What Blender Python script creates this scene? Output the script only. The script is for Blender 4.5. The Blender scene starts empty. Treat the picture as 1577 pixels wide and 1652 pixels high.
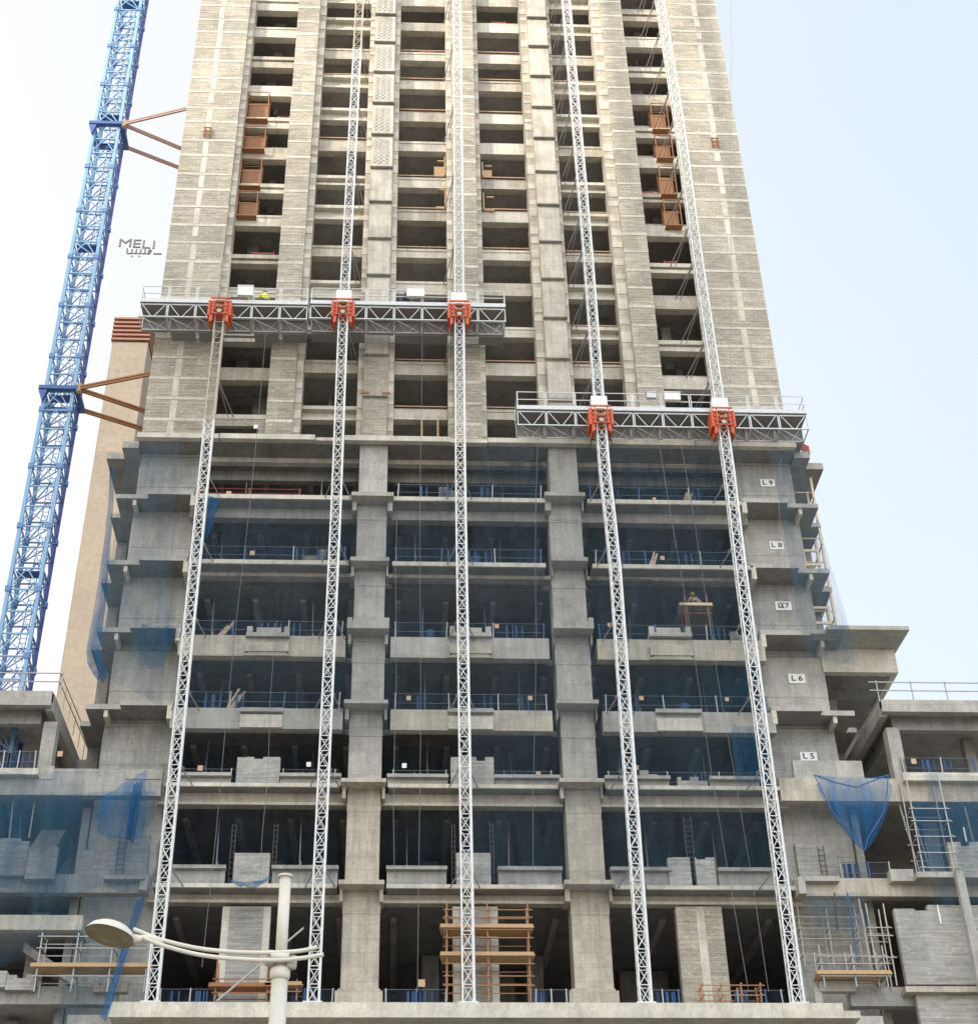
import bpy, math, random
import numpy as np
from mathutils import Vector
random.seed(7)
sc = bpy.context.scene
COL = sc.collection
# ------------------------------------------------------------------ camera (fitted to the photograph)
FPX, PITCH, YAW, ROLL, CX = 2452.57, 0.606488804, 0.0446150935, -0.011835629, 739.99
CY = 826.0
def basis():
    cp, sp = math.cos(PITCH), math.sin(PITCH); cy, sy = math.cos(YAW), math.sin(YAW)
    f = Vector((sy*cp, cy*cp, sp)); r = Vector((cy, -sy, 0)); u = r.cross(f)
    c, s = math.cos(ROLL), math.sin(ROLL)
    return f, c*r+s*u, -s*r+c*u
FW, RT, UP = basis()
def ray(x, y): return FW + (x-CX)/FPX*RT + (CY-y)/FPX*UP
def W(x, y, Y=64.0):
    d = ray(x, y); return d*(Y/d.y)
def WX(x, y, Y=64.0): return W(x, y, Y).x
def WZ(x, y, Y=64.0): return W(x, y, Y).z
def H(x, y, z):
    d = ray(x, y); return d*(z/d.z)
XC = 3.45                                   # axis of symmetry of the building
def mir(x): return 2*XC-x
GZ = -1.6

# ------------------------------------------------------------------ materials
def new_mat(name):
    m = bpy.data.materials.new(name); m.use_nodes = True
    nt = m.node_tree; b = nt.nodes['Principled BSDF']; return m, nt, b
def ramp(nt, fac, stops):
    r = nt.nodes.new('ShaderNodeValToRGB')
    els = r.color_ramp.elements
    while len(els) < len(stops): els.new(0.5)
    for e, (p, c) in zip(els, stops): e.position = p; e.color = (*c, 1)
    nt.links.new(fac, r.inputs['Fac']); return r.outputs['Color']
def noise(nt, vec, scale, detail=4, rough=.6):
    n = nt.nodes.new('ShaderNodeTexNoise'); n.inputs['Scale'].default_value = scale
    n.inputs['Detail'].default_value = detail; n.inputs['Roughness'].default_value = rough
    nt.links.new(vec, n.inputs['Vector']); return n.outputs['Fac']
def mapping(nt, src, s=(1,1,1), loc=(0,0,0)):
    m = nt.nodes.new('ShaderNodeMapping'); m.inputs['Scale'].default_value = s
    m.inputs['Location'].default_value = loc
    nt.links.new(src, m.inputs['Vector']); return m.outputs['Vector']
def mixc(nt, fac, a, b, mode='MIX'):
    m = nt.nodes.new('ShaderNodeMix'); m.data_type = 'RGBA'; m.blend_type = mode
    for s, v in (('Factor', fac), ('A', a), ('B', b)):
        i = [k for k in m.inputs if k.name == s and (k.type == 'RGBA' or s == 'Factor' and k.type == 'VALUE')][0]
        if isinstance(v, (int, float)): i.default_value = v
        elif isinstance(v, tuple): i.default_value = (*v, 1)
        else: nt.links.new(v, i)
    return [o for o in m.outputs if o.type == 'RGBA'][0]
def objco(nt):
    return nt.nodes.new('ShaderNodeTexCoord').outputs['Object']
def facade_uv(nt):
    """(x+y, z, 0) so a pattern lies upright on walls facing either way"""
    co = objco(nt); sx = nt.nodes.new('ShaderNodeSeparateXYZ'); nt.links.new(co, sx.inputs[0])
    ad = nt.nodes.new('ShaderNodeMath'); nt.links.new(sx.outputs[0], ad.inputs[0]); nt.links.new(sx.outputs[1], ad.inputs[1])
    cb = nt.nodes.new('ShaderNodeCombineXYZ'); nt.links.new(ad.outputs[0], cb.inputs[0]); nt.links.new(sx.outputs[2], cb.inputs[1])
    return co, cb.outputs[0]
def bump(nt, b, h, st=.3, d=.02):
    bp = nt.nodes.new('ShaderNodeBump'); bp.inputs['Strength'].default_value = st; bp.inputs['Distance'].default_value = d
    nt.links.new(h, bp.inputs['Height']); nt.links.new(bp.outputs[0], b.inputs['Normal'])
def concrete(name, c, var=.25, panel=(1.25, .62), stain=.5):
    m, nt, b = new_mat(name)
    co, uv = facade_uv(nt)
    dark = tuple(k*(1-var*1.3) for k in c); lite = tuple(min(1, k*(1+var*.8)) for k in c)
    base = ramp(nt, noise(nt, co, .9, 7, .65), [(.32, dark), (.5, c), (.68, lite)])
    fine = ramp(nt, noise(nt, co, 9, 4, .7), [(.3, (.82,.82,.82)), (.7, (1.1,1.1,1.1))])
    col = mixc(nt, 1.0, base, fine, 'MULTIPLY')
    streak = ramp(nt, noise(nt, mapping(nt, co, (2.6, 2.6, .22)), 1.6, 5, .7), [(.42, (1,1,1)), (.68, (.52,.49,.45))])
    col = mixc(nt, stain, col, streak, 'MULTIPLY')
    br = nt.nodes.new('ShaderNodeTexBrick'); br.offset = .5
    br.inputs['Scale'].default_value = 1; br.inputs['Brick Width'].default_value = panel[0]; br.inputs['Row Height'].default_value = panel[1]
    br.inputs['Mortar Size'].default_value = .012; br.inputs['Mortar Smooth'].default_value = .3
    br.inputs['Color1'].default_value = (1.06,1.05,1.04,1); br.inputs['Color2'].default_value = (.88,.89,.90,1); br.inputs['Mortar'].default_value = (.66,.65,.63,1)
    nt.links.new(uv, br.inputs['Vector'])
    col = mixc(nt, .75, col, br.outputs['Color'], 'MULTIPLY')
    nt.links.new(col, b.inputs['Base Color']); b.inputs['Roughness'].default_value = .93
    bump(nt, b, noise(nt, co, 14, 5), .35, .02)
    return m
def blockwork(name, c1, c2, mortar, w=.42, h=.21, msize=.016, patch=.5):
    m, nt, b = new_mat(name)
    co, uv = facade_uv(nt)
    br = nt.nodes.new('ShaderNodeTexBrick'); br.inputs['Scale'].default_value = 1
    br.inputs['Brick Width'].default_value = w; br.inputs['Row Height'].default_value = h
    br.inputs['Mortar Size'].default_value = msize; br.inputs['Mortar Smooth'].default_value = .15
    br.inputs['Bias'].default_value = -.1
    br.inputs['Color1'].default_value = (*c1, 1); br.inputs['Color2'].default_value = (*c2, 1); br.inputs['Mortar'].default_value = (*mortar, 1)
    wob = nt.nodes.new('ShaderNodeTexNoise'); wob.inputs['Scale'].default_value = 3
    nt.links.new(uv, wob.inputs['Vector'])
    uv2 = mixc(nt, .012, uv, wob.outputs['Color'])
    nt.links.new(uv2, br.inputs['Vector'])
    # smeared mortar and whitish blocks in irregular patches
    pn = noise(nt, mapping(nt, uv, (.8, 1.6, 1)), 2.1, 5, .75)
    patchm = ramp(nt, pn, [(.46, (0,0,0)), (.58, (1,1,1))])
    sp = noise(nt, mapping(nt, uv, (2.4, 6.0, 1)), 1.7, 3, .6)
    spm = ramp(nt, sp, [(.52, (0,0,0)), (.60, (1,1,1))])
    both = mixc(nt, 1.0, patchm, spm, 'MULTIPLY')
    sv = nt.nodes.new('ShaderNodeMath'); sv.operation = 'MULTIPLY'; sv.inputs[1].default_value = patch
    nt.links.new(both, sv.inputs[0])
    col = mixc(nt, sv.outputs[0], br.outputs['Color'], tuple(min(1, k*1.22) for k in mortar))
    b2 = nt.nodes.new('ShaderNodeTexBrick'); b2.offset = .37; b2.inputs['Scale'].default_value = 1
    b2.inputs['Brick Width'].default_value = 1.55; b2.inputs['Row Height'].default_value = 1.5; b2.inputs['Mortar Size'].default_value = 0
    b2.inputs['Color1'].default_value = (1.12,1.11,1.08,1); b2.inputs['Color2'].default_value = (.84,.84,.85,1)
    nt.links.new(uv, b2.inputs['Vector']); col = mixc(nt, .8, col, b2.outputs['Color'], 'MULTIPLY')
    lines = ramp(nt, noise(nt, mapping(nt, uv, (.35, 7, 1)), 1.3, 4, .7), [(.35, (.64,.63,.62)), (.6, (1.1,1.1,1.1))])
    col = mixc(nt, .8, col, lines, 'MULTIPLY')
    big = ramp(nt, noise(nt, co, .35, 5, .6), [(.3, (.82,.81,.8)), (.7, (1.1,1.1,1.1))])
    col = mixc(nt, 1.0, col, big, 'MULTIPLY')
    nt.links.new(col, b.inputs['Base Color']); b.inputs['Roughness'].default_value = .95
    bump(nt, b, br.outputs['Fac'], -.5, .02)
    return m
def paint(name, c, rough=.5, metal=0, wear=.25, wc=(.25,.2,.16), sc_=6):
    m, nt, b = new_mat(name)
    co = objco(nt)
    n = noise(nt, co, sc_, 5, .7)
    col = ramp(nt, n, [(.28, tuple(k*(1-wear)+w*wear for k, w in zip(c, wc))), (.5, c), (.75, tuple(min(1, k*1.08) for k in c))])
    nt.links.new(col, b.inputs['Base Color']); b.inputs['Roughness'].default_value = rough; b.inputs['Metallic'].default_value = metal
    return m
def net_mat(name, c, dens, hem=.15):
    m = bpy.data.materials.new(name); m.use_nodes = True; nt = m.node_tree; nt.nodes.clear()
    out = nt.nodes.new('ShaderNodeOutputMaterial'); tr = nt.nodes.new('ShaderNodeBsdfTransparent')
    df = nt.nodes.new('ShaderNodeBsdfDiffuse'); tl = nt.nodes.new('ShaderNodeBsdfTranslucent')
    df.inputs['Color'].default_value = (*c, 1); tl.inputs['Color'].default_value = (*c, 1)
    m1 = nt.nodes.new('ShaderNodeMixShader'); m1.inputs[0].default_value = .45
    nt.links.new(df.outputs[0], m1.inputs[1]); nt.links.new(tl.outputs[0], m1.inputs[2])
    mx = nt.nodes.new('ShaderNodeMixShader')
    co = objco(nt)
    f = ramp(nt, noise(nt, mapping(nt, co, (1.5, 1.5, .18)), 1.2, 5, .65), [(.3, (dens-hem,)*3), (.7, (dens+hem,)*3)])
    nt.links.new(f, mx.inputs[0]); nt.links.new(tr.outputs[0], mx.inputs[1]); nt.links.new(m1.outputs[0], mx.inputs[2])
    nt.links.new(mx.outputs[0], out.inputs['Surface'])
    return m
M = {}
M['conc_grey'] = concrete('grey cast concrete', (.36,.355,.33), .18)
M['conc_warm'] = concrete('warm cast concrete', (.47,.43,.355), .16)
M['conc_cool'] = concrete('cool cast concrete', (.41,.395,.355), .16, (1.8, 1.2), .35)
M['conc_tower'] = concrete('tower panel concrete', (.52,.49,.42), .16, (1.4, 1.0), .5)
M['conc_pale'] = concrete('pale concrete', (.60,.565,.48), .14, (2.4, .9), .4)
M['soffit'] = concrete('board marked soffit', (.44,.415,.38), .2, (2.4, 1.2), .3)
M['soffit_shade'] = concrete('shade-darkened soffit concrete', (.27,.26,.245), .2, (2.4, 1.2), .4)  # same concrete, with the shade under slabs put into its colour
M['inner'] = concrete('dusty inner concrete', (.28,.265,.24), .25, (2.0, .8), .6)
M['block'] = blockwork('warm grey blockwork', (.385,.355,.29), (.32,.295,.24), (.50,.47,.395), .42, .21, .010, .8)
M['block_grey'] = blockwork('grey blockwork', (.37,.365,.34), (.29,.29,.27), (.405,.395,.365), .40, .21, .013, .8)
M['white_steel'] = paint('white galvanised steel', (.60,.61,.60), .5, .15, .35, (.3,.3,.28))
M['old_steel'] = paint('dusty brown steel', (.42,.38,.31), .7, .1, .4)
M['grey_steel'] = paint('grey scaffold steel', (.34,.34,.33), .5, .4, .3)
M['alu'] = paint('aluminium deck', (.50,.51,.51), .45, .3, .35)
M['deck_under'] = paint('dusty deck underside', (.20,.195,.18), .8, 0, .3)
M['orange'] = paint('orange machine paint', (.55,.085,.02), .5, 0, .4, (.35,.06,.02), 3)
M['orange_dark'] = paint('dark orange guard panel', (.28,.125,.05), .6, 0, .4, (.2,.07,.03), 3)
M['rust'] = paint('rusty steel', (.31,.135,.055), .8, 0, .5, (.14,.05,.03))
M['tie_pink'] = paint('faded primer', (.34,.22,.19), .7, 0, .3, (.25,.15,.12), 3)
M['timber'] = paint('scaffold timber', (.45,.30,.16), .75, 0, .4, (.3,.18,.09))
M['board'] = paint('weathered edge board', (.46,.29,.18), .8, 0, .4, (.3,.2,.15), 3)
M['scaf_orange'] = paint('orange brown scaffold tube', (.33,.17,.075), .6, 0, .4)
M['ply'] = paint('pale formwork timber', (.66,.52,.36), .8, 0, .3, (.4,.3,.2))
M['blue'] = paint('blue crane paint', (.10,.21,.44), .45, 0, .3, (.1,.16,.32), 2)
M['blue_pale'] = paint('pale blue crane paint', (.20,.38,.58), .45, 0, .25, (.15,.25,.4), 2)
M['blue_dark'] = paint('dark blue crane paint', (.045,.055,.26), .5, 0, .3, (.05,.06,.15), 2)
M['cyan'] = paint('faded collar paint', (.035,.10,.28), .5, 0, .3, (.06,.1,.2), 2)
M['lamp'] = paint('cream lamp post paint', (.56,.53,.45), .4, 0, .15, (.4,.35,.28), 12)
M['lens'] = paint('dusty lamp lens', (.24,.19,.10), .25, 0, .2, (.3,.25,.15), 20)
M['red'] = paint('red barrier', (.32,.05,.035), .6, 0, .3, (.2,.05,.03))
M['sign_orange'] = paint('notice board', (.50,.33,.20), .6, 0, .3, (.4,.3,.2))
M['sign_white'] = paint('white notice board', (.72,.72,.70), .6, 0, .15, (.5,.5,.5))
M['black'] = paint('black lettering', (.03,.03,.03), .6, 0, .1, (.1,.1,.1))
M['sign_letter'] = paint('bronze sign letters', (.10,.09,.09), .5, 0, .1, (.1,.1,.1))
M['hotel'] = concrete('tan rendered facade', (.25,.21,.165), .10, (6, 4), .15)
M['hotel_red'] = paint('red brown louvre', (.22,.10,.065), .6, 0, .3, (.2,.08,.05), .5)
M['rope'] = paint('grey rope', (.20,.21,.21), .8, 0, .2, (.1,.1,.1))
M['rebar'] = paint('rebar', (.07,.06,.055), .8, 0, .3, (.12,.06,.04))
M['blue_rail'] = paint('blue barrier steel', (.025,.09,.24), .5, 0, .3, (.05,.08,.15))
M['net'] = net_mat('blue debris net', (.03,.15,.30), .36, .22)
M['net_bay'] = net_mat('dark blue debris net', (.03,.06,.09), .20, .24)
M['net_big'] = net_mat('bright blue debris net', (.03,.20,.46), .48, .26)
M['net_thin'] = net_mat('thin blue debris net', (.06,.17,.26), .20, .16)
M['net_thick'] = net_mat('folded blue debris net', (.03,.15,.34), .66, .2)
M['net_fence'] = net_mat('barrier netting', (.04,.07,.11), .24, .2)
M['veil'] = net_mat('sheer grey blue veil', (.10,.17,.23), .15, .10)
M['veil_blue'] = net_mat('sheer blue veil', (.05,.15,.26), .33, .18)
M['rail_dark'] = paint('dull rail steel', (.12,.13,.14), .6, .2, .3)
M['skin'] = paint('skin', (.30,.17,.11), .6, 0, .1)
M['hiviz'] = paint('yellow vest', (.72,.75,.06), .7, 0, .1, (.5,.5,.1))
M['dark_cloth'] = paint('dark overall', (.045,.05,.09), .9, 0, .2, (.1,.1,.1))
M['blue_cloth'] = paint('blue grey overall', (.12,.17,.26), .9, 0, .2, (.1,.1,.1))
M['hat'] = paint('white helmet', (.7,.72,.75), .4, 0, .05)
M['hat_yellow'] = paint('yellow helmet', (.75,.55,.08), .4, 0, .05)
M['asphalt'] = paint('asphalt', (.05,.05,.05), .9, 0, .3, (.08,.08,.08), .8)
M['ground'] = paint('dusty sand ground', (.28,.25,.21), .95, 0, .3, (.25,.2,.15), .3)
M['paving'] = concrete('pavement slabs', (.42,.40,.36), .12, (.6, .6), .2)
M['road_white'] = paint('road marking', (.75,.75,.72), .7, 0, .3, (.3,.3,.3), 3)
M['glass_far'] = paint('facade of the opposite block', (.38,.37,.35), .6, 0, .1, (.3,.3,.3), .2)

# ------------------------------------------------------------------ mesh builder
class MB:
    def __init__(s): s.v = []; s.f = []; s.mi = []; s.cur = 0
    def add(s, vs, fs):
        n = len(s.v); s.v += [tuple(v) for v in vs]
        for f in fs: s.f.append(tuple(n+i for i in f)); s.mi.append(s.cur)
        return s
    def box(s, x0, x1, y0, y1, z0, z1):
        if x0 > x1: x0, x1 = x1, x0
        if y0 > y1: y0, y1 = y1, y0
        if z0 > z1: z0, z1 = z1, z0
        return s.add([(x0,y0,z0),(x1,y0,z0),(x1,y1,z0),(x0,y1,z0),(x0,y0,z1),(x1,y0,z1),(x1,y1,z1),(x0,y1,z1)],
                     [(0,3,2,1),(4,5,6,7),(0,1,5,4),(1,2,6,5),(2,3,7,6),(3,0,4,7)])
    def prism(s, pts, z0, z1):
        a = sum(pts[i][0]*pts[(i+1)%len(pts)][1]-pts[(i+1)%len(pts)][0]*pts[i][1] for i in range(len(pts)))
        if a < 0: pts = pts[::-1]
        n = len(pts)
        return s.add([(x,y,z0) for x,y in pts]+[(x,y,z1) for x,y in pts],
                     [tuple(range(n))[::-1], tuple(range(n,2*n))]+[(i,(i+1)%n,n+(i+1)%n,n+i) for i in range(n)])
    def xz(s, pts, y0, y1):
        """outline in the facade plane, given thickness in depth"""
        a = sum(pts[i][0]*pts[(i+1)%len(pts)][1]-pts[(i+1)%len(pts)][0]*pts[i][1] for i in range(len(pts)))
        if a < 0: pts = pts[::-1]
        n = len(pts)
        return s.add([(x,y0,z) for x,z in pts]+[(x,y1,z) for x,z in pts],
                     [tuple(range(n)), tuple(range(n,2*n))[::-1]]+[(i,n+i,n+(i+1)%n,(i+1)%n) for i in range(n)])
    def bar(s, p, q, w, h=None, n=4, w2=None):
        p = Vector(p); q = Vector(q); d = q-p
        if d.length < 1e-6: return s
        d.normalize(); h = w if h is None else h; w2 = w if w2 is None else w2
        a = Vector((0,0,1)) if abs(d.z) < .9 else Vector((0,1,0))
        u = d.cross(a).normalized(); v = u.cross(d).normalized()
        off = math.pi/4 if n == 4 else 0; k = 1/math.cos(math.pi/4)/2 if n == 4 else .5
        vs = []
        for c, ww in ((p, w), (q, w2)):
            for i in range(n):
                t = off+2*math.pi*i/n
                vs.append(c+u*math.cos(t)*ww*k+v*math.sin(t)*(h*ww/w)*k)
        return s.add(vs, [tuple(range(n))[::-1], tuple(range(n,2*n))]+[(i,(i+1)%n,n+(i+1)%n,n+i) for i in range(n)])
    def path(s, pts, r, n=8):
        pts = [Vector(p) for p in pts]; rings = []
        for i, p in enumerate(pts):
            d = (pts[min(i+1, len(pts)-1)]-pts[max(i-1, 0)]).normalized()
            a = Vector((0,0,1)) if abs(d.z) < .9 else Vector((0,1,0))
            u = d.cross(a).normalized(); v = u.cross(d).normalized()
            rr = r[i] if isinstance(r, (list, tuple)) else r
            rings.append([p+u*math.cos(2*math.pi*k/n)*rr+v*math.sin(2*math.pi*k/n)*rr for k in range(n)])
        vs = [v for g in rings for v in g]; fs = [tuple(range(n))[::-1], tuple(range(len(vs)-n, len(vs)))]
        for i in range(len(pts)-1):
            for k in range(n): fs.append((i*n+k, i*n+(k+1)%n, (i+1)*n+(k+1)%n, (i+1)*n+k))
        return s.add(vs, fs)
    def mesh(s, name, mats, smooth=False):
        me = bpy.data.meshes.new(name); me.from_pydata(s.v, [], s.f)
        for m in (mats if isinstance(mats, (list, tuple)) else [mats]): me.materials.append(m)
        me.polygons.foreach_set('material_index', s.mi)
        if smooth: me.polygons.foreach_set('use_smooth', [True]*len(s.f))
        me.update(); return me
def link(name, data, parent=None, loc=None):
    o = bpy.data.objects.new(name, data); COL.objects.link(o)
    if parent is not None:
        o.parent = parent; o.location = -Vector(parent_abs(parent)) if loc is None else loc
    elif loc is not None: o.location = loc
    return o
ABS = {}
def parent_abs(p): return ABS.get(p.name, (0,0,0))
def thing(name, loc, label, cat, group=None):
    o = bpy.data.objects.new(name, None); COL.objects.link(o); o.location = loc; o.empty_display_size = .3
    o['label'] = label; o['category'] = cat
    if group: o['group'] = group
    ABS[o.name] = tuple(loc); return o
def part(mb, name, mats, parent, smooth=False, bev=0):
    """mesh in world coordinates hung under a thing (or under a part, which already sits at the world origin)"""
    me = mb.mesh(name, mats, smooth)
    o = bpy.data.objects.new(name, me); COL.objects.link(o); o.parent = parent
    if parent.type == 'EMPTY': o.location = -Vector(ABS[parent.name])
    if bev: bevel(o, bev)
    return o
def bevel(o, w):
    b = o.modifiers.new('bevel', 'BEVEL'); b.width = w; b.segments = 1; b.limit_method = 'ANGLE'
def solo(mb, name, mats, label, cat, group=None, smooth=False):
    o = link(name, mb.mesh(name, mats, smooth)); o['label'] = label; o['category'] = cat
    if group: o['group'] = group
    return o
def struct(mb, name, mats):
    o = link(name, mb.mesh(name, mats)); o['kind'] = 'structure'; return o
def rough_edge(x0, x1, z0, z1, y0, y1, step=.4, amp=.10, edges='t'):
    """blockwork piece with a toothed upper edge"""
    pts = [(x0, z0), (x1, z0)]
    x = x1; z = z1
    while x > x0+step:
        h = z1-random.choice((0, 0, 0, .5, 1))*amp*2
        pts += [(x, h), (x-step, h)]; x -= step
    pts += [(x, z1-.02), (x0, z1-.02)]
    return pts

# =================================================================== THE HIGH RISE
YF = 65.2          # front plane of the tower piers
B = thing('high_rise_building', (XC, 66, GZ), 'tall unfinished concrete and blockwork tower rising from a wide open podium', 'building')
def bm_(name, mats, mb, bev=0): return part(mb, name, mats, B, bev=bev)
Z_BASE = 49.3      # podium roof level
ZTOP = 101.0
# ---- openings of the tower, (top, bottom) of each opening in photograph rows, converted to heights on the facade
Ysp = YF+.85
cols = {
 1: (-10.4, -7.5, 440, [(17,44.5),(60,93),(109,139),(155,191),(207,239),(257,298),(312,348),(365,412.7),(426,470),(480,537),(552,594),(614,671)]),
 2: (-5.65, -2.62, 560, [(4,30.5),(47,79),(95,123),(140,176),(193,226),(244,285),(297.5,333),(353,397),(414,454.6),(480,530),(538.5,582),(602,657)]),
 3: (-.6, 2.4, 685, [(10,37),(50,85),(98,130),(144,180.5),(196,229),(244,287),(303,339),(356,402),(416,454.6),(475,528),(541,584),(605,659.6)]),
 4: (4.52, 7.42, 815, [(11,38),(53,88),(103,132),(147.5,184),(200,231.5),(249,290),(305,341),(358.6,404),(420,457),(477,528),(544,586),(606,661)]),
 5: (9.45, 12.33, 950, [(15,42),(57,91),(106,135),(152,187),(204,237),(252.5,296),(310,346),(363,409),(423,461),(482,529),(546.5,588),(611,664)]),
 6: (14.38, 17.25, 1060, [(-20,21),(35,61),(77,112),(125.6,156),(170,208),(223,255),(271,314),(326.5,364),(381,426),(440,482),(498,550),(566,607.5),(627,668)]),
}
zrows = {}
for c, (x0, x1, px, lst) in cols.items():
    rows = [(WZ(px, a, Ysp), WZ(px, b, Ysp)) for a, b in lst]      # top, bottom
    rows.sort(reverse=True)
    while rows[0][0] < ZTOP-4: rows.insert(0, (rows[0][0]+3.01, rows[0][1]+3.01))
    zrows[c] = rows
# spandrels
rnd = random.Random(3)
for c, rows in zrows.items():
    x0, x1 = cols[c][0], cols[c][1]
    for i in range(len(rows)):
        top = rows[i][1]                                           # bottom of the opening above = top of this spandrel
        bot = rows[i+1][0] if i+1 < len(rows) else max(WZ(cols[c][2], 677, Ysp), Z_BASE+1.2)
        mb = MB()
        if c in (2, 5) and i % 3 != 1:                             # slab edge, shadow gap, lower lip
            mb.box(x0, x1, Ysp-.1, Ysp+.5, top-.24, top); mb.box(x0, x1, Ysp+.25, Ysp+.5, bot, top-.24)
            mb.box(x0, x1, Ysp+.05, Ysp+.25, bot, bot+.16)
        elif c in (1, 6) and i % 2 == 1:
            mb.box(x0, x1, Ysp-.08, Ysp+.5, top-.30, top); mb.box(x0, x1, Ysp+.14, Ysp+.5, top-.44, top-.30); mb.box(x0, x1, Ysp, Ysp+.5, bot, top-.44)
        else:
            mb.box(x0, x1, Ysp, Ysp+.5, bot, top)
            if rnd.random() < .5: mb.box(x0, x1, Ysp-.05, Ysp, top-.2, top-.02)
        bm_('spandrel', M['conc_pale'] if (i+c) % 3 else M['conc_warm'], mb)
        if c in (3, 4) and i % 4 != 3 or c in (2, 5) and rnd.random() < .6:
            if top < WZ(700, 300, Ysp) and rnd.random() < .45: continue
            bm_('timber_edge_board', M['board'], MB().box(x0+.05, x1-.05, Ysp-.14, Ysp-.105, top+.03, top+.095))
# ---- floors and back partitions of the tower
for i in range(len(zrows[3])-0):
    zt = zrows[3][i][1]
    bm_('floor_slab', M['soffit'], MB().box(-13.9, 20.8, Ysp+.52, 82, zt-.55, zt-.25))
mb = MB()
mb.box(-13.8, 20.7, Ysp+3.6, Ysp+3.8, Z_BASE, ZTOP)
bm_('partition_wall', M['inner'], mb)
rndp = random.Random(9)
for c in cols:
    for zr_ in zrows[c][1:]:
        if rndp.random() > .62: continue
        x = rndp.uniform(cols[c][0], cols[c][1]-.9)
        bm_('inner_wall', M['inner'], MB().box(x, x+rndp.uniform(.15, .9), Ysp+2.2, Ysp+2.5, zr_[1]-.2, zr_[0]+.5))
mb = MB(); mb.box(-14.05, -13.75, YF+.9, 90, Z_BASE, ZTOP); mb.box(mir(-14.05), mir(-13.75), YF+.9, 90, Z_BASE, ZTOP); mb.box(-13.75, mir(-13.75), 89.7, 90, Z_BASE, ZTOP)
bm_('side_wall', M['block'], mb)
# ---- blockwork piers with concrete bands
bandpx = [31,51,77,98,125,147,175,197,226,251,281,305,334,363,392]
bz = sorted(WZ(335, y, YF) for y in bandpx)
step = (bz[-1]-bz[0])/(len(bz)-1)
bandz = []
z = bz[0]
while z > Z_BASE+.6: z -= step; bandz.append(z)
bandz = sorted(bandz)+bz
while bandz[-1] < ZTOP-2: bandz.append(bandz[-1]+step)
def brick_pier(x0, x1, tie=None, y=YF, seed=0):
    r = random.Random(seed); mb = MB()
    mb.box(x0, x1, y, y+1.4, Z_BASE, ZTOP)
    mb.cur = 1
    for k, z in enumerate(bandz):
        h = .20 if k % 2 else .15
        dz = r.uniform(-.05, .05)
        mb.box(x0-.006, x1+.006, y-.018, y+1.2, z-h/2+dz, z+h/2+dz)
    if tie:
        for k in range(len(bandz)-1):
            j = r.uniform(-.03, .03)
            a = bandz[k]+.12; b = bandz[k+1]-.12
            if r.random() < .12: a += .4
            mb.box(tie-.17+j, tie+.17+j, y-.013, y+.1, a, b)
    return bm_('blockwork_pier', [M['block'], M['conc_pale']], mb)
T0 = WX(365, 20, YF)
T0b = WX(285, 560, YF)
brick_pier(-14.05, -10.75, (T0+T0b)/2, seed=1)
brick_pier(-7.5, -6.05, seed=2)
brick_pier(2.76, 4.22, seed=3)
brick_pier(mir(-6.05), mir(-7.5), seed=4)
brick_pier(mir(-10.75), mir(-14.05), mir((T0+T0b)/2), seed=5)
def pilaster(x0, x1, y, seed):
    r = random.Random(seed); mb = MB()
    mb.box(x0, x1, y, y+1.0, Z_BASE, ZTOP)
    z = Z_BASE+.3
    side = x1 if x0 < XC else x0
    mb.cur = 1
    while z < ZTOP-1:
        h = r.uniform(.25, .9); w = r.uniform(.10, .22)
        mb.box(x0+.01, x1-.01, y-.02-r.random()*.02, y+.1, z, z+h); z += h+r.uniform(.2, 1.0)
    bm_('pilaster', [M['conc_warm'], M['conc_pale']], mb)
for k, (a, b) in enumerate(((-10.75,-10.4),(-6.05,-5.65),(-2.62,-2.3),(-.92,-.6),(2.4,2.76),(4.22,4.52),(7.42,7.9),(9.25,9.45),(12.33,mir(-6.05)),(mir(-10.35),mir(-10.75)))):
    pilaster(a, b, YF+.28, 20+k)
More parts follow.
